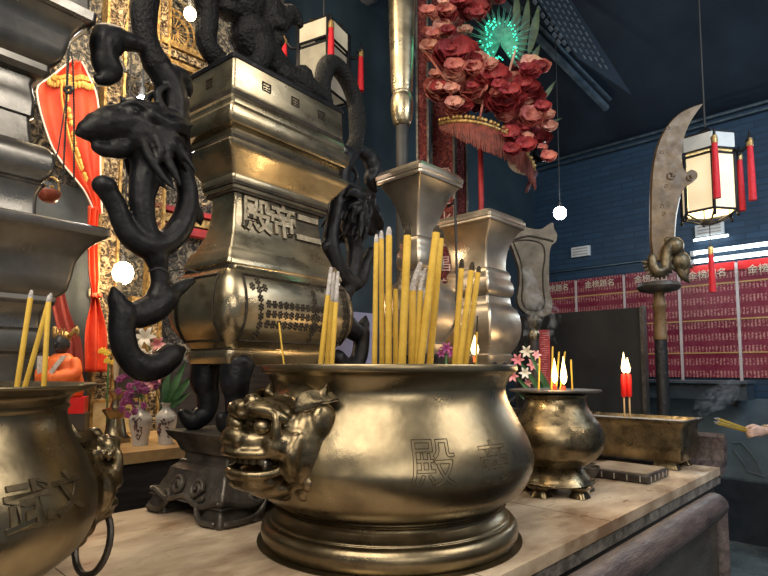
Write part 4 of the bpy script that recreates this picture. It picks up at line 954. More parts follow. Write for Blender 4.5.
# ------------------------------------------------------------------ lanterns, tassels, bulbs
def tassel(parent, p, L, r=.02):
    b = MB(); b.lathe([(0, -L), (r * 1.15, -L), (r * 1.05, -L * .55), (r * .85, -.035), (0, -.03)], 14, p); ts = b.build('tassel', REDT, parent)
    MB().lathe([(0, -.045), (r, -.045), (r * 1.02, -.02), (r * .8, 0), (0, .0)], 14, p).build('tassel_cap', GOLD, ts)
    return ts
def lantern(label, loc, n, R, H, lit, top, rz=0, tl=.28, arms=True, glass=None, cat='lantern', band=.09):
    t = thing('hanging_lantern', label, cat, loc, rz)
    def cor(k, r, z): a = 2 * pi * k / n + pi / n; return Vector((r * cos(a), r * sin(a), z))
    for k in range(n):
        a0, a1 = cor(k, R, 0), cor(k + 1, R, 0)
        b = MB(); mid = (a0 + a1) / 2; ln = (a1 - a0).length; ang = math.atan2((a1 - a0).y, (a1 - a0).x)
        b.box((mid.x * .97, mid.y * .97, H / 2), (ln * .9, .004, H * .96), ang); b.build('pane', glass or GLASSP, t)
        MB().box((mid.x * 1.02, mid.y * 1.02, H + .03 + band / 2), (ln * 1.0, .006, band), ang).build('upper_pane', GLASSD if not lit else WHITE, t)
        b = MB(); b.tube([cor(k, R * 1.02, -.015), cor(k, R * 1.02, H + .03 + (0 if lit else band))], .009 if lit else .015, 6); b.build('post', BLACK, t)
    b = MB()
    for z, r in ((-.0, R * 1.03), (H, R * 1.03), (H + .025, R * 1.08), (H + .035 + band, R * 1.05)):
        b = MB(); b.rings([[cor(k, r - .012, z - .006) for k in range(n)], [cor(k, r, z - .006) for k in range(n)], [cor(k, r, z + .006) for k in range(n)], [cor(k, r - .012, z + .006) for k in range(n)], [cor(k, r - .012, z - .006) for k in range(n)]], False); b.build('frame_ring', BLACK, t)
    b = MB()
    for k in range(n): b.tube([cor(k, R, -.01), cor(k, R * .3, -.055)], .006, 6); b.ell(cor(k, R * 1.04, -.03), (.011, .011, .015), 8, 6)
    b.lathe([(0, -.07), (R * .32, -.06), (R * .32, -.05), (0, -.045)], 12); b.build('bottom_bracket', BLACK, t)
    b = MB(); b.lathe([(R * .95, H + .03 + band), (R * .5, H + .07 + band), (.02, H + .10 + band), (.0, H + .12 + band)], n); b.build('roof_cap', BLACK, t, 20)
    tassel(t, Vector((0, 0, -.20)), tl * .75, .016); MB().tube([(0, 0, -.06), (0, 0, -.21)], .003, 6).build('string', CABLE, t)
    if arms:
        for k in range(n):
            ar = MB(); p = cor(k, R * 1.55, H + .10); ar.tube([cor(k, R, H + .02), cor(k, R * 1.25, H + .0), cor(k, R * 1.5, H + .04), p], [.011, .010, .011, .006], 8, 4); ar.ell(cor(k, R * 1.5, H + .05), (.018, .018, .015)); ao = ar.build('arm', BLACK, t)
            ts = tassel(t, cor(k, R * 1.55, H + .06), tl, .017)
    MB().tube([(0, 0, H + .1 + band), (0, 0, top - loc[2])], .006, 6).build('cord', CABLE, t)
    if lit:
        MB().ell((0, 0, H * .28), (.05, .05, .06)).build('bulb', BULB, t)
    return t
p = at(709, 214, 3.25)
lantern('lit six-sided paper lantern with red tassels, beside the halberd blade', p, 6, .148, .33, True, 5.6, math.radians(40), .36, True)
lamp('lantern_glow', 'POINT', p + Vector((.0, -.05, -.12)), .7, (1, .78, .45), .1)
p = at(826, 226, 3.0)
lantern('six-sided lantern at the edge of view with a pair of red tassels showing', p, 6, .15, .33, False, 5.6, math.radians(8), .36, True)
p = at(323, 100, 3.2)
lantern('unlit square lantern with frosted panes above the bronze urn', p, 4, .150, .29, False, 5.6, math.radians(62), .26, True, mat('self_lit_misty_glass', (.20, .19, .16), (.34, .32, .26), .4, 0, 8, emit=(1, .85, .6), estr=.05), band=.11)  # panes glow faintly in place of light from other lamps

p = at(560, 213, 4.4)
t = thing('bulb_lamp', 'bare round white bulb hanging from a thin cord before navy wall', 'lamp', p)
MB().ell((0, 0, 0), (.05, .05, .053), 20, 12).build('bulb', BULBW, t)
MB().lathe([(0, .09), (.012, .09), (.017, .05), (.03, .035), (0, .035)], 14).build('socket', CABLE, t)
MB().tube([(0, 0, .08), (0, 0, 2.7)], .004, 6).build('cord', CABLE, t)
lamp('bulb_glow', 'POINT', p + Vector((0, -.1, -.05)), 5, (.85, .93, 1), .05)

# ------------------------------------------------------------------ carved shrine, drapes and back altar
def onv(px, py, V):                          # point seen at (px, py) on the vertical plane at distance V across the hall
    r = ray(px, py); n = Vector((-UY, UX, 0)); k = V / r.dot(n); return Vector((r.x * k, r.y * k, EYE + r.z * k))
def toloc(p, V): return (p.x * UX + p.y * UY, p.x * -UY + p.y * UX - V, p.z)   # room-axes coordinates relative to plane V
SV = 2.80
t = thing('carved_shrine_screen', 'carved gilt and grey wooden shrine front behind the dragon-handled urn', 'shrine', uv(0, SV, 0), ROT)
def sl(px, py, off=0.0): x, y, z = toloc(onv(px, py, SV), SV); return Vector((x, off, z))
MB().box((1.05, .05, 2.25), (1.9, .06, 4.3)).build('back_panel', CARVEG, t)
n0, n1 = sl(30, 178), sl(94, 420)
MB().box(((n0.x + n1.x) / 2, .012, (n0.z + n1.z) / 2), (n1.x - n0.x, .03, n0.z - n1.z)).build('niche_shade_panel', mat('niche_shade_grey', (.035, .042, .048), (.07, .08, .09), .6), t)  # flat dark patch standing in for the shaded niche interior
MB().box((1.5, .010, 1.22), (.95, .025, .42)).build('shade_panel', WOOD, t)  # dark sheet added to shade the lower shrine front
for px, wd, m in ((104, .085, CARVED), (152, .06, CARVED), (4, .09, CARVED)):
    c = sl(px, 240); MB().box((c.x, -.02, 2.0), (wd, .06, 3.8)).build('carved_column', m, t)
    for s in (-1, 1): MB().box((c.x + s * wd * .5, -.03, 2.0), (.012, .075, 3.8)).build('column_edge', GOLD, t)
for y0, y1, m in ((46, 52, GOLD), (55, 62, CARVED), (65, 70, GOLD), (73, 77, CARVED)):
    a, b_ = sl(170, y0), sl(170, y1); MB().box((1.45, -.03, (a.z + b_.z) / 2), (.55, .07, abs(a.z - b_.z))).build('lintel_beam', m, t)
for y0, y1, m in ((206, 211, REDP), (214, 222, GOLD), (224, 232, REDP), (300, 305, GOLD)):
    a, b_ = sl(160, y0), sl(160, y1); MB().box((1.33, -.025, (a.z + b_.z) / 2), (.5, .05, abs(a.z - b_.z))).build('lattice_rail', m, t)
c = sl(170, 34, -.04)
for r0 in (.12, .085):
    b = MB(); b.tube([(c.x + r0 * cos(a), c.y, c.z + r0 * sin(a)) for a in [2 * pi * k / 32 for k in range(33)]], .007, 6); b.build('medallion_ring', GOLD, t)
b = MB()
for k in range(20): a = 2 * pi * k / 20; b.tube([(c.x + .02 * cos(a), c.y, c.z + .02 * sin(a)), (c.x + .12 * cos(a), c.y, c.z + .12 * sin(a))], .003, 5)
b.build('medallion_spoke', GOLD, t)
random.seed(11); b = MB()
for k in range(150):
    px = random.uniform(20, 235); py = random.uniform(-20, 330)
    if 28 < px < 96 and py > 170: continue
    o = sl(px, py, -.005); r = random.uniform(.02, .05); a0 = random.uniform(0, 6.28); mir = random.choice((-1, 1))
    b.tube([(o.x + r * (1 - q / 14) * cos(a0 + mir * q * .5), o.y - .012, o.z + r * (1 - q / 14) * sin(a0 + mir * q * .5)) for q in range(10)], [.008] * 9 + [.004], 6)
tag(b.build('scroll_carving', mat('pale_gilt_relief', (.16, .13, .09), (.5, .40, .25), .45, .4, 30), t), kind='stuff')
b = MB(); a_ = [sl(96 + 22 * cos(q), 12 - 40 * sin(q), -.05) for q in [pi * k / 12 - .6 for k in range(13)]]; b.tube(a_, .03, 8); b.build('arch_carving', CARVED, t)
c = sl(45, 45, -.05); b = MB()
for k in range(6): b.tube([(c.x + .25 + .05 * k, -.05, c.z + .05 * sin(k * 1.5)), (c.x + .28 + .05 * k, -.06, c.z - .02), (c.x + .30 + .05 * k, -.05, c.z + .03)], .018, 7, 3)
b.build('cloud_carving', CARVEG, t)

# drapes
def drape(label, poly_l, poly_r, V, amp, nf, m=RED, group=None, trim=False):
    """hanging cloth between a left and right edge, each a list of seen points top to bottom"""
    t0 = onv(*poly_l[0], V); O = Vector((t0.x, t0.y, t0.z))
    Pl = [onv(x, y, V) - O for x, y in poly_l]; Pr = [onv(x, y, V) - O for x, y in poly_r]
    Pl, _ = smooth_path(Pl, [0] * len(Pl), 8); Pr, _ = smooth_path(Pr, [0] * len(Pr), 8)
    n = len(Pl) - 1; nrm = Vector((UY, -UX, 0))
    def fn(u_, v_):
        i = min(int(v_ * n + .5), n); return Pl[i].lerp(Pr[i], u_) + nrm * amp * sin(u_ * nf * 2 * pi + 2 * v_)
    t = thing('red_drape', label, 'drape', O, 0, group)
    MB().sheet(fn, 40, n, tuple(nrm * -.004)).build('cloth', m, t, 180)
    return t, fn, nrm
dr, fn, nrm = drape('embroidered red drape gathered beside grey stepped urn', [(72, 60), (50, 78), (36, 92), (48, 140), (62, 165), (82, 190), (93, 212)], [(82, 62), (90, 78), (98, 100), (100, 140), (100, 165), (100, 195), (101, 214)], 2.72, .012, 3)
b = MB()
for v_ in (.16, .19): b.tube([fn(u_ / 14, v_) + nrm * .012 for u_ in range(1, 14)], .010, 5)
for k in range(20): b.ell(fn(.46 + .01 * sin(k), .22 + k * .028) + nrm * .016, (.012, .008, .016), 6, 4)
for k in range(16): b.ell(fn(.12 + .055 * k, .24) + nrm * .016, (.010, .008, .018), 6, 4)
b.tube([fn(.36, .2 + .03 * k) + nrm * .016 for k in range(18)], .005, 5)
b.build('gold_embroidery', mat('gold_thread', (.55, .30, .05), (.75, .48, .12), .5, .3), dr)
b = MB(); b.tube([fn(0, v_ / 24) + nrm * .006 for v_ in range(25)], .004, 5); b.tube([fn(.98, v_ / 24) + nrm * .006 for v_ in range(25)], .004, 5); b.build('white_hem', WHITEP, dr)
dr, fn, nrm = drape('long red drape hanging straight, tied at the middle, beside the niche', [(88, 206), (87, 240), (88, 275), (91, 296), (84, 330), (84, 372)], [(99, 208), (97, 240), (98, 275), (97, 296), (105, 330), (106, 372)], 2.66, .018, 2)
b = MB(); b.tube([fn(u_ / 8, .6) + nrm * .02 for u_ in range(9)], .012, 6); b.build('tie_band', RED, dr)
drape('dull red drape slanting inside the niche above the robed statue', [(48, 290), (52, 310), (58, 340), (62, 372)], [(64, 290), (70, 315), (80, 340), (84, 372)], 2.74, .012, 2, mat('dull_red_cloth', (.20, .03, .025), (.34, .06, .045), .7))

# hanging knot pendants and basket
b0 = at(69, 60, 1.9)
t = thing('beaded_pendant', 'dark beaded cord with flower-shaped knot hanging before embroidered red drape', 'pendant', b0)
b = MB()
for dx, m_ in ((0, 1), (8, 0)):
    for k in range(52):
        b.ell(at(69 + dx * (k / 52) ** .3 - (k * .12 if m_ else k * .06), 50 + k * 2.6, 1.9) - b0, (.0042, .0042, .0052), 6, 4)
tag(b.build('bead_cord', CABLE, t), kind='stuff')
kc = at(68.5, 90, 1.88) - b0; b = MB()
for k in range(6): a = k * pi / 3; b.ell(kc + Vector((.011 * cos(a), 0, .011 * sin(a))), (.008, .005, .008), 8, 5)
b.build('knot', CABLE, t)
MB().tube([(0, 0, .02), (0, 0, 1.6)], .003, 5).build('cord', CABLE, t)
p = at(49, 194, 1.92)
t = thing('hanging_basket', 'small dark red basket with fringe hanging from beaded cords', 'basket', p)
b = MB(); b.lathe(fine_prof([(0, -.028), (.02, -.028), (.034, -.012), (.038, .008), (.034, .008), (.02, -.012), (0, -.016)], 3), 20); b.build('basket', mat('lacquer_basket', (.16, .025, .012), (.34, .09, .05), .35, 0, 25), t)
b = MB(); b.tube([(-.036, 0, .006), (-.03, 0, .045), (0, 0, .062), (.03, 0, .045), (.036, 0, .006)], .004, 6, 3); b.build('handle', GOLD, t)
b = MB(); b.tube([(0, 0, .06), at(58, 150, 1.92) - p, at(66, 100, 1.9) - p, at(70, -60, 1.9) - p], .0025, 5); b.build('cord', CABLE, t)
b = MB()
for k in range(14): b.ell((random.uniform(-.035, .035), random.uniform(-.03, .0), random.uniform(.0, .03)), (.005,) * 3, 6, 4)
tag(b.build('beads', GOLD, t), kind='stuff')

# shrine bulbs
def globe(label, px, py, d, r, power, m=BULB, col=(1, .8, .5), up=.12):
    p = at(px, py, d); t = thing('bulb_lamp', label, 'lamp', p)
    MB().ell((0, 0, 0), (r, r, r * 1.15), 18, 10).build('bulb', m, t)
    MB().lathe([(0, r + .035), (.012, r + .035), (.015, r * .9), (0, r * .9)], 12).build('socket', CABLE, t)
    MB().tube([(0, 0, r + .03), (.0, .0, r + up)], .004, 6).build('cord', CABLE, t)
    lamp('bulb_glow', 'POINT', p + Vector((.02, -r - .06, 0)), power, col, r)
globe('bright warm bulb before the carved medallion, near the scroll handle', 190, 14, 2.55, .028, 7, up=1.8)
globe('round warm bulb glowing between tied red drape and dragon tail', 123, 273, 2.5, .045, 5, up=2.4)
globe('small bulb shining through just above the black dragon head', 142, 101, 2.3, .022, 3, BULBW, (1, .95, .85), up=2.2)

# back altar with offerings
AZ = 1.105
t = thing('back_altar', 'dark wooden altar with orange light painted on its top behind the main table', 'altar table', uv(0, 0, 0), ROT)
MB().box((.95, 2.32, AZ - .02), (1.95, .62, .04)).build('tabletop', mat('orange_lit_ochre', (.36, .20, .08), (.58, .38, .18), .4, 0, 8), t)  # ochre colour carries the orange light along the front edge
MB().box((.95, 2.33, AZ - .14), (1.9, .58, .20)).build('apron', WOOD, t)
b = MB()
for k in range(18): b.tube([(.1 + k * .1, 2.035, AZ - .26), (.15 + k * .1, 2.035, AZ - .22 - .02 * (k % 2)), (.2 + k * .1, 2.035, AZ - .26)], .012, 6, 3)
b.build('apron_carving', WOOD, t)
for u in (.08, 1.85):
    for v in (2.08, 2.56): MB().box((u, v, (AZ - .04) / 2), (.07, .07, AZ - .04)).build('leg', WOOD, t)
def place(px, py, v=None):                    # point on the back altar's top
    r = ray(px, py); k = (AZ - EYE) / r.z; return Vector((r.x * k, r.y * k, AZ))
PORC = mat('white_porcelain', (.38, .36, .34), (.56, .53, .49), .2, 0, 8)
def vase(label, px, py, h, r):
    p = place(px, py); t = thing('porcelain_vase', label, 'vase', p, 0, None)
    pr = fine_prof([(0, .003), (r * .62, 0), (r * .68, h * .05), (r * .80, h * .3), (r, h * .58), (r * .92, h * .72), (r * .45, h * .86), (r * .42, h * .93), (r * .6, h), (r * .54, h), (r * .36, h * .92), (0, h * .88)], 4)
    MB().lathe(pr, 32).build('body', PORC, t, 60)
    b = MB(); random.seed(px)
    pr2 = pr
    def srf(a, z): rr = prof_r([q for q in pr2 if True][: len(pr2) * 9 // 12], z) + .0012; return (rr * cos(a), rr * sin(a), z)
    for k in range(9):
        a, z = -pi / 2 + random.uniform(-.6, .7), h * random.uniform(.2, .68)
        pts = []
        for q in range(5): pts.append(srf(a, z)); a += random.uniform(-.22, .22); z = min(max(z + random.uniform(-.015, .015), h * .15), h * .70)
        b.tube(pts, [.001, .0022, .003, .002, .001], 5)
    for k in range(5): b.ell(srf(-pi / 2 + random.uniform(-.4, .5), h * random.uniform(.3, .65)), (.006, .003, .006), 7, 5)
    b.build('painted_decoration', mat('dark_glaze', (.03, .02, .025), (.14, .06, .07), .3, 0, 30), t); return p
v1 = vase('white porcelain vase with painted flowers, holding purple orchids', 140, 445, .152, .042)
v2 = vase('white porcelain vase with painted flowers, nearer the urn stand, holding greenery', 165.5, 444, .158, .040)
def lily(b, c, r, face):
    face = Vector(face).normalized(); s = face.cross(Vector((0, 0, 1))).normalized(); q = face.cross(s)
    for k in range(6):
        a = k * pi / 3; dr = (s * cos(a) + q * sin(a)); sd = face.cross(dr)
        b.sheet(lambda u_, v_: c + dr * r * v_ + face * (r * .55 * sin(v_ * 2.2)) + sd * (u_ - .5) * r * .42 * sin(pi * min(.1 + v_ * .9, 1)), 2, 6, tuple(face * .001))
t = thing('orchid_bunch', 'purple orchid blooms in the porcelain vase beside the candlestick', 'flowers', v1 + Vector((0, 0, .135)))
O = v1 + Vector((0, 0, .135)); b = MB(); random.seed(5)
for k in range(34):
    c = at(random.gauss(133, 9), random.gauss(390, 10), v1.y + random.uniform(-.05, .05)) - O
    b = MB()
    for q in range(5): a = q * 1.256 + k; b.ell(c + Vector((.008 * cos(a), random.uniform(-.003, .003), .008 * sin(a))), (.007, .0025, .007), 7, 5)
    b.ell(c + Vector((0, -.003, 0)), (.003,) * 3, 6, 4); b.build('blossom', PURPLE, t)
b = MB()
for k in range(6): b.tube([(0, 0, -.06), Vector((random.uniform(-.03, .02), random.uniform(-.02, .02), .03)), at(random.uniform(125, 142), random.uniform(380, 398), v1.y) - O], .002, 5, 3)
b.build('stem', GREEN, t)
t = thing('lily_bunch', 'pink and white lilies with green leaves in vase near the urn stand', 'flowers', v2 + Vector((0, 0, .14)))
O = v2 + Vector((0, 0, .14))
for px, py, r, m, dd in ((160, 378, .030, PINK, 0), (152, 384, .024, PINK, -.02), (146, 338, .046, WHITEP, .02), (152, 358, .040, WHITEP, 0), (139, 352, .036, WHITEP, .04), (158, 345, .034, PINK, .05)):
    b = MB(); lily(b, at(px, py, v2.y + dd) - O, r, (random.uniform(-.4, .4), -1, random.uniform(-.2, .5))); b.build('lily', m, t, 60)
for x1, y1, wd in ((196, 372, .03), (186, 362, .03), (178, 380, .026), (190, 392, .024), (172, 360, .022), (182, 400, .022), (168, 372, .02)):
    b = MB(); leaf_mesh(b, (0, 0, 0), at(x1, y1, v2.y + .03) - O, wd); b.build('leaf', GREEN, t)
b = MB()
for x1, y1 in ((160, 378), (148, 345), (140, 354), (156, 350)): b.tube([(0, 0, -.07), (at(x1, y1, v2.y) - O) * .5, at(x1, y1, v2.y) - O], .002, 5, 3)
b.build('stem', GREEN, t)
p = place(115, 442)
t = thing('candlestick', 'brass candlestick with two drip pans beside the porcelain vases', 'candlestick', p)
k = p.y / F; hh = lambda y: (at(112, y, p.y) - at(112, 442, p.y)).z
MB().lathe(([(0, 0), (14 * k, 0), (14 * k, hh(438)), (10 * k, hh(434)), (8.5 * k, hh(424)), (7.5 * k, hh(418)), (12.5 * k, hh(411)), (12.5 * k, hh(409)), (6 * k, hh(407)), (4 * k, hh(401)), (4.5 * k, hh(397)), (8 * k, hh(392)), (8 * k, hh(390.5)), (2 * k, hh(389)), (0, hh(389))]), 28).build('stem', BRASS, t, 40)
MB().tube([(0, 0, hh(390)), (0, 0, hh(378))], .0025, 6).build('spike', IRON, t)
cp = p + Vector((-.006, 0, hh(380)))
t = thing('candle', 'tall slim pale unlit candle standing on the brass candlestick', 'candle', cp)
MB().lathe([(.008, 0), (.0115, .05), (.0125, (at(112, 282, p.y) - cp).z), (0, (at(112, 282, p.y) - cp).z)], 12).build('wax', mat('pale_wax', (.50, .40, .25), (.62, .52, .36), .5), t)
MB().tube([(0, 0, (at(112, 282, p.y) - cp).z), (0, 0, (at(112, 282, p.y) - cp).z + .012)], .001, 5).build('wick', BURNT, t)

# robed statue on its red box
p = at(59, 430, 2.28); p.z = AZ
t = thing('offering_box', 'red box on a dark lettered plinth below the robed statue', 'box', p, ROT - .45)
zt = lambda y: (at(70, y, p.y) - p).z
MB().box((0, 0, zt(413) / 2), (.20, .12, zt(413))).build('plinth', WOOD, t)
MB().box((0, 0, (zt(413) + zt(397)) / 2), (.19, .115, zt(397) - zt(413))).build('red_block', mat('bright_red_lacquer', (.55, .01, .012), (.7, .02, .02), .35), t)
b = MB()
for q in range(4):
    for j in range(5): b.box((-.03 + q * .02 + random.uniform(-.003, .003), -.0605, zt(419) + random.uniform(-.006, .006)), (random.uniform(.003, .012), .002, .0018), M=Matrix.Rotation(random.choice((0, 1.57, .7)), 3, 'Y'))
b.build('faint_lettering', mat('faint_red_mark', (.12, .03, .03), (.2, .05, .05), .6), t)
sb = p + Vector((.0, .0, zt(397)))
t = thing('robed_statue', 'small black-faced deity statue in orange robe with grey sashes', 'statue', sb, -.15); t.scale = (1.02, 1.1, 1.30)
K2 = p.y / F
b = MB(); b.lathe([(0, 0), (.075, 0), (.085, .03), (.07, .075), (.052, .115), (.03, .135), (0, .14)], 24); b.ell((.05, -.03, .045), (.035, .04, .03)); b.ell((-.05, -.03, .045), (.035, .04, .03)); b.tube([(-.055, 0, .11), (-.078, -.02, .07), (-.035, -.065, .06), (.035, -.065, .06), (.078, -.02, .07), (.055, 0, .11)], .022, 8, 3)
b.build('robe', mat('orange_robe', (.60, .08, .012), (.85, .20, .04), .6, 0, 30), t, 60, remesh=.005)
b = MB(); b.ell((0, -.008, .167), (.029, .03, .034)); b.ell((0, -.039, .162), (.005, .006, .008)); b.ell((0, -.033, .150), (.010, .006, .003)); b.ell((.009, -.034, .170), (.005, .004, .003)); b.ell((-.009, -.034, .170), (.005, .004, .003)); b.ell((.025, 0, .165), (.005, .008, .012)); b.ell((-.025, 0, .165), (.005, .008, .012)); b.tube([(0, 0, .13), (0, -.002, .15)], .014, 10)
b.build('head', mat('black_face', (.02, .02, .024), (.06, .06, .065), .35), t, 60)
b = MB(); b.lathe([(.027, .178), (.029, .186), (.022, .2), (.012, .206), (0, .208)], 16)
for k2 in range(5): b.tube([(-.02 + k2 * .01, -.024, .188), (-.024 + k2 * .012, -.022, .215)], [.004, .002], 6)
for sx in (-1, 1): b.tube([(sx * .026, 0, .19), (sx * .05, .01, .215), (sx * .055, .01, .19)], [.008, .010, .004], 7, 3)
b.build('crown', GOLD, t)
for sx in (-1, 1):
    b = MB(); b.sheet(lambda u_, v_: Vector((sx * (.012 + .05 * v_ * 0 + .040 - .055 * v_ + (u_ - .5) * .024), -.052 - .035 * sin(pi * v_ * .6) , .128 - .10 * v_)), 2, 8, (0, .003, 0)); b.build('sash', mat('grey_sash', (.24, .21, .20), (.5, .44, .40), .7, 0, 90), t)
p2 = uv(.93, 2.57, AZ)
t = thing('gilt_panel', 'cream and gilt framed panel leaning behind brass candlestick', 'panel', p2, ROT)
MB().box((.03, 0, .075), (.21, .018, .15)).build('panel_face', mat('cream_gilt_paper', (.45, .32, .12), (.72, .60, .36), .5, 0, 14), t)
b = MB()
for c_, s_ in (((.03, -.002, .153), (.225, .024, .012)), ((.03, -.002, .004), (.225, .024, .012)), ((-.078, -.002, .078), (.012, .024, .15)), ((.138, -.002, .078), (.012, .024, .15))): b.box(c_, s_)
b.build('frame', GOLD, t)
t = thing('chrysanthemum_bunch', 'yellow chrysanthemums beside the tied red drape', 'flowers', at(106, 356, 2.34))
O = at(106, 356, 2.34); b = MB(); random.seed(2)
for q in range(5):
    c = Vector((random.uniform(-.03, .03), random.uniform(-.02, .02), random.uniform(-.03, .04))); b = MB()
    for k2 in range(14): a = k2 * 2.4; b.ell(c + Vector((.012 * cos(a) * (k2 / 14), -.006, .012 * sin(a) * (k2 / 14))), (.006, .004, .006), 6, 4)
    b.build('bloom', mat('yellow_petal', (.7, .45, .03), (.85, .62, .08), .6), t)
b = MB(); b.tube([(0, .02, -.0), (.0, .03, -(O.z - AZ))], .004, 6); b.build('stem', GREEN, t)

# things glimpsed between the urn and the tall incense
t = thing('lavender_board', 'pale lavender board glimpsed between black dragon handle and yellow incense', 'board', uv(2.05, 2.25, 0), ROT)
MB().box((0, 0, 1.54), (.42, .02, .34)).build('board_panel', mat('lavender', (.36, .33, .50), (.46, .43, .6), .5), t)
MB().box((0, -.02, 1.36), (.5, .08, .03)).build('ledge', mat('tan_ledge', (.3, .2, .12), (.42, .3, .2), .5), t)
MB().box((0, 0, .68), (.06, .05, 1.34)).build('post', WOOD, t)
p = uv(1.62, 1.815, 0)
t = thing('potted_plant', 'dark green plant low behind the legs of the bronze urn', 'plant', p)
MB().lathe(fine_prof([(0, 0), (.11, 0), (.14, .25), (.15, .6), (.16, 1.08), (.13, 1.08), (.0, 1.0)], 2), 24).build('pot', WOOD, t)
random.seed(8)
for k2 in range(16):
    a = k2 * 2.4; b = MB(); leaf_mesh(b, (0, 0, 1.05), (.15 * cos(a), .15 * sin(a), 1.28 + random.uniform(-.06, .12)), .05, .04); b.build('leaf', GREEN, t)
p = uv(2.24, 1.10, 1.003)
t = thing('flower_pot', 'white porcelain pot hidden low behind the lion burner, with lilies', 'vase', p)
MB().lathe(fine_prof([(0, 0), (.04, 0), (.055, .06), (.05, .12), (.035, .15), (.04, .17), (.03, .17), (0, .14)], 3), 24).build('pot', PORC, t)
t = thing('lily_bunch', 'pink lilies with green leaves between lion burner and flat-rimmed burner', 'flowers', p + Vector((0, 0, .15)))
O = p + Vector((0, 0, .15)); random.seed(4)
for px, py, r, m in ((518, 360, .030, PINK), (527, 352, .030, WHITEP), (531, 366, .032, PINK), (524, 373, .028, WHITEP), (513, 376, .028, PINK), (535, 356, .026, PINK), (528, 383, .022, PINK)):
    b = MB(); lily(b, at(px, py, p.y + random.uniform(-.04, .02)) - O, r, (random.uniform(-.5, .5), -1, random.uniform(-.2, .5))); b.build('lily', m, t, 60)
for x1, y1 in ((512, 350), (536, 376), (508, 368), (520, 386), (530, 392), (538, 366), (516, 392), (524, 342)):
    b = MB(); leaf_mesh(b, (0, 0, 0), at(x1, y1, p.y) - O, .022); b.build('leaf', GREEN, t)
p = at(446, 362, 2.0); p.z = 1.0
t = thing('mauve_lily', 'single mauve flower rising just behind far rim of the lion burner', 'flower', p)
b = MB(); O = p
for px, py, r in ((446, 349, .026), (441, 354, .02), (451, 354, .02)): lily(b, at(px, py, 2.0) - O, r, (0, -1, .3))
b.build('bloom', PURPLE, t, 60); MB().tube([(0, 0, .012), (0, 0, (at(446, 352, 2.0) - O).z)], .005, 6).build('stem', GREEN, t)
p = at(545.5, 392, 3.3); p.z = 0
t = thing('red_banner_post', 'upright red lettered banner strip behind the flat-rimmed burner', 'banner', p, -.2)
zt2 = (at(545, 330, 3.3)).z
MB().box((0, 0, zt2 / 2 + .3), (.06, .03, zt2 - .6)).build('banner', REDP, t); MB().box((0, .03, .5), (.03, .03, 1.0)).build('post', WOOD, t)
b = MB()
for k2 in range(26):
    b.box((random.uniform(-.012, .012), -.0165, zt2 - .02 - k2 * .013), (random.uniform(.012, .034), .002, .004))
b.build('worn_pattern', mat('pink_pattern', (.45, .12, .12), (.6, .22, .2), .6), t)
p = uv(2.14, 1.30, 0)
b = MB(); q0, q1 = at(455, 205, 2.13), at(455.5, 360, 2.13)
b.tube([q0 + Vector((-.02, .06, .012)), q0 + Vector((-.005, .005, .010)), q0, (q0 + q1) / 2 + Vector((.006, 0, 0)), q1], .005, 6, 4)
tag(b.build('black_cable', CABLE), 'black cable draped over the lip of pale urn by the fan weapon', 'cable')

# ------------------------------------------------------------------ incense smoke
def smoke(label, pts, rad, dens):
    m = bpy.data.materials.new('incense_smoke'); m.use_nodes = True; nt = m.node_tree; nt.nodes.clear()
    o = nt.nodes.new('ShaderNodeOutputMaterial'); v = nt.nodes.new('ShaderNodeVolumePrincipled'); v.inputs['Color'].default_value = (.75, .85, 1, 1)
    tc = nt.nodes.new('ShaderNodeTexCoord'); nz = nt.nodes.new('ShaderNodeTexNoise'); nz.inputs['Scale'].default_value = 18; nz.inputs['Detail'].default_value = 3; nz.inputs['Distortion'].default_value = 2
    mr = nt.nodes.new('ShaderNodeMapRange'); mr.inputs[1].default_value = .45; mr.inputs[2].default_value = .75; mr.inputs[4].default_value = dens
    nt.links.new(tc.outputs['Object'], nz.inputs['Vector']); nt.links.new(nz.outputs['Fac'], mr.inputs[0]); nt.links.new(mr.outputs[0], v.inputs['Density']); nt.links.new(v.outputs[0], o.inputs['Volume'])
    O = pts[0]; s = tag(MB().tube([p - O for p in pts], rad, 10, 6).build('smoke', m, None, 180), label, 'smoke', None, 'stuff'); s.location = O
smoke('thin bluish smoke curling up from the flat-rimmed burner past the fan weapon', [at(556, 345, 1.85), at(550, 332, 1.86), at(556, 318, 1.88), at(546, 304, 1.88), at(538, 318, 1.9), at(530, 336, 1.9), at(534, 300, 1.92), at(526, 270, 1.94)], [.006, .014, .02, .02, .02, .024, .03, .02], 16)
smoke('faint smoke drifting up before the low wall above the trough end', [at(700, 416, 2.6), at(706, 404, 2.6), at(722, 396, 2.65), at(735, 384, 2.7)], [.02, .05, .06, .03], 5)

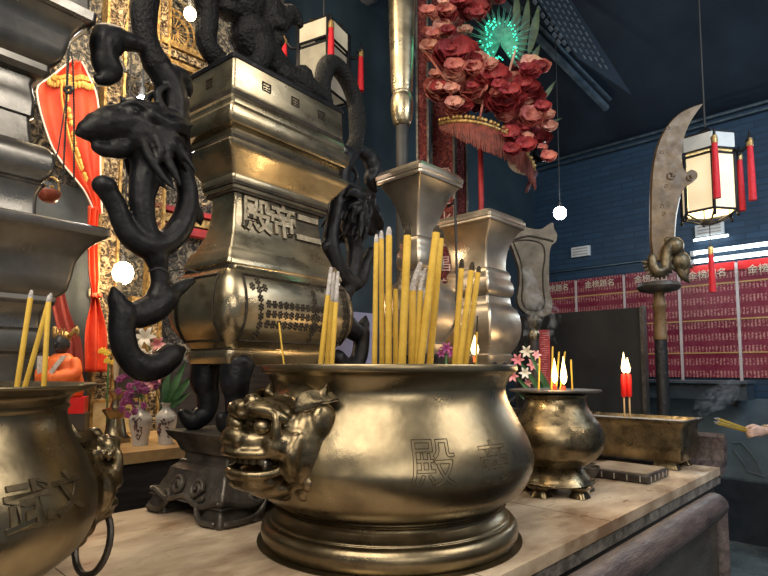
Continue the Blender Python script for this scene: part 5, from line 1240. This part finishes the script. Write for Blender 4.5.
# ------------------------------------------------------------------ person reaching in with incense
def person():
    ox, oy = 2.98, 3.58; H0 = at(753, 432, 3.55)
    fwd = Vector((-.85, -.5, 0)).normalized(); rt = Vector((fwd.y, -fwd.x, 0))       # facing the trough; rt = their right hand side
    def W(f, r_, z): return Vector((ox, oy, 0)) + fwd * f + rt * r_ + Vector((0, 0, z))
    b = MB()
    b.tube([W(0, 0, .90), W(.01, 0, 1.05), W(.02, 0, 1.22), W(.0, 0, 1.38), W(0, 0, 1.46)], [.15, .14, .165, .14, .07], 16, 4)
    for s in (-1, 1):
        b.tube([W(0, s * .09, .92), W(.02, s * .10, .50), W(-.01, s * .11, .10), W(.0, s * .11, .05)], [.095, .065, .042, .045], 12, 4)
        b.tube([W(-.05, s * .11, .035), W(.05, s * .12, .035), W(.15, s * .13, .03)], [.04, .045, .03], 10, 3)
        b.tube([W(0, s * .10, 1.42), W(0, s * .19, 1.38)], [.07, .06], 10, 3)
    b.tube([W(0, 0, 1.42), W(.01, 0, 1.52)], .055, 12)
    b.ell(W(.02, 0, 1.63), (.085, .085, .115), 20, 14); b.ell(W(.085, 0, 1.575), (.035, .035, .03)); b.ell(W(.112, 0, 1.615), (.014, .012, .02)); b.ell(W(.03, .08, 1.615), (.02, .015, .03)); b.ell(W(.03, -.08, 1.615), (.02, .015, .03))
    hd = (H0 - W(0, .19, 1.36)); 
    sh = W(0, .19, 1.37); wr = H0 + Vector((.085, .02, .004)); el = sh.lerp(wr, .5) + Vector((.02, .04, -.11))
    b.tube([sh, el, wr], [.055, .043, .027], 12, 5)
    b.tube([W(0, -.19, 1.37), W(-.02, -.24, 1.10), W(.04, -.23, .86), W(.06, -.23, .78)], [.055, .043, .028, .032], 12, 4)
    # right hand: palm, four curled fingers, thumb, pinching the sticks
    ax = (H0 - wr).normalized(); up = Vector((0, 0, 1)); side = ax.cross(up).normalized()
    b.tube([wr, wr + ax * .04, wr + ax * .085], [.025, .032, .028], 12, 4, flat=(1.1, .8))
    for k2, (off, L) in enumerate(((.024, .062), (.009, .07), (-.007, .066), (-.021, .052))):
        base = wr + ax * .085 + up * off * .9 - side * .008
        b.tube([base - ax * .02, base + ax * .016 - side * .006, base + ax * (L * .55) + side * .010 - up * .010, base + ax * (L * .40) + side * .030 - up * .016, base + ax * .006 + side * .034 - up * .014], [.0105, .010, .009, .008, .006], 8, 4)
    tb = wr + ax * .03 + up * .022 + side * .01
    b.tube([tb, tb + ax * .03 + up * .014 + side * .014, tb + ax * .062 + up * .004 + side * .024, tb + ax * .082 + up * -.004 + side * .022], [.014, .0115, .010, .006], 8, 4)
    b.tube([W(.06, -.23, .79), W(.07, -.23, .70), W(.09, -.22, .63)], [.03, .035, .02], 10, 3)
    o = b.build('person', mat('skin', (.50, .30, .22), (.62, .40, .30), .5, 0, 12), None, 180, remesh=.0038, smooth=1)
    me = o.data; me.materials.append(mat('dark_clothes', (.02, .024, .032), (.05, .055, .065), .8, 0, 20)); me.materials.append(mat('dark_hair', (.01, .009, .008), (.03, .025, .02), .5))
    for f_ in me.polygons:
        c = f_.center; loc = c - Vector((ox, oy, 0)); fz = loc.dot(fwd)
        sk = c.z > 1.47 or (c - wr).length < .21 and (c - W(0, 0, c.z)).length > .22 or c.z < .80 and abs(loc.dot(rt) + .23) < .06
        f_.material_index = 0 if sk else 1
        if c.z > 1.66 + fz * .6 or (c.z > 1.56 and fz < -.02): f_.material_index = 2
    tag(o, 'person standing at the side in dark clothes, bare forearm reaching in holding incense', 'person')
    bd = MB(); c0 = wr + (wr - el).normalized() * -.02; axx = (wr - el).normalized(); n1 = axx.cross(up).normalized(); n2 = axx.cross(n1)
    bd.tube([c0 + n1 * .031 * cos(a) + n2 * .031 * sin(a) for a in [2 * pi * k2 / 20 for k2 in range(21)]], .005, 6); bb = bd.build('bracelet', mat('tan_band', (.45, .33, .2), (.6, .46, .3), .5)); bb.parent = o
    tip = wr + ax * .088 + side * .022
    g = Vector(at(718, 421.5, 3.5))
    for k2, (dx, dz) in enumerate(((-.008, 0), (.008, .009), (-.010, .012), (.004, -.010), (.012, -.004))):
        d1 = g + Vector((0, dx * 1.6, dz * 1.6)); bk = tip + (tip - d1).normalized() * .05 + Vector((0, dx * 1.3, dz * 1.3))
        t = thing('incense_stick', 'thin pale incense stick in the bundle held out by the reaching hand', 'incense', bk, 0, 'incense held in the hand')
        MB().tube([(0, 0, 0), d1 - bk], .0032, 6).build('stick', YEL, t); 
        MB().tube([d1 - bk, (d1 - bk) * 1.06], .003, 6).build('ash_tip', ASH, t)
person()
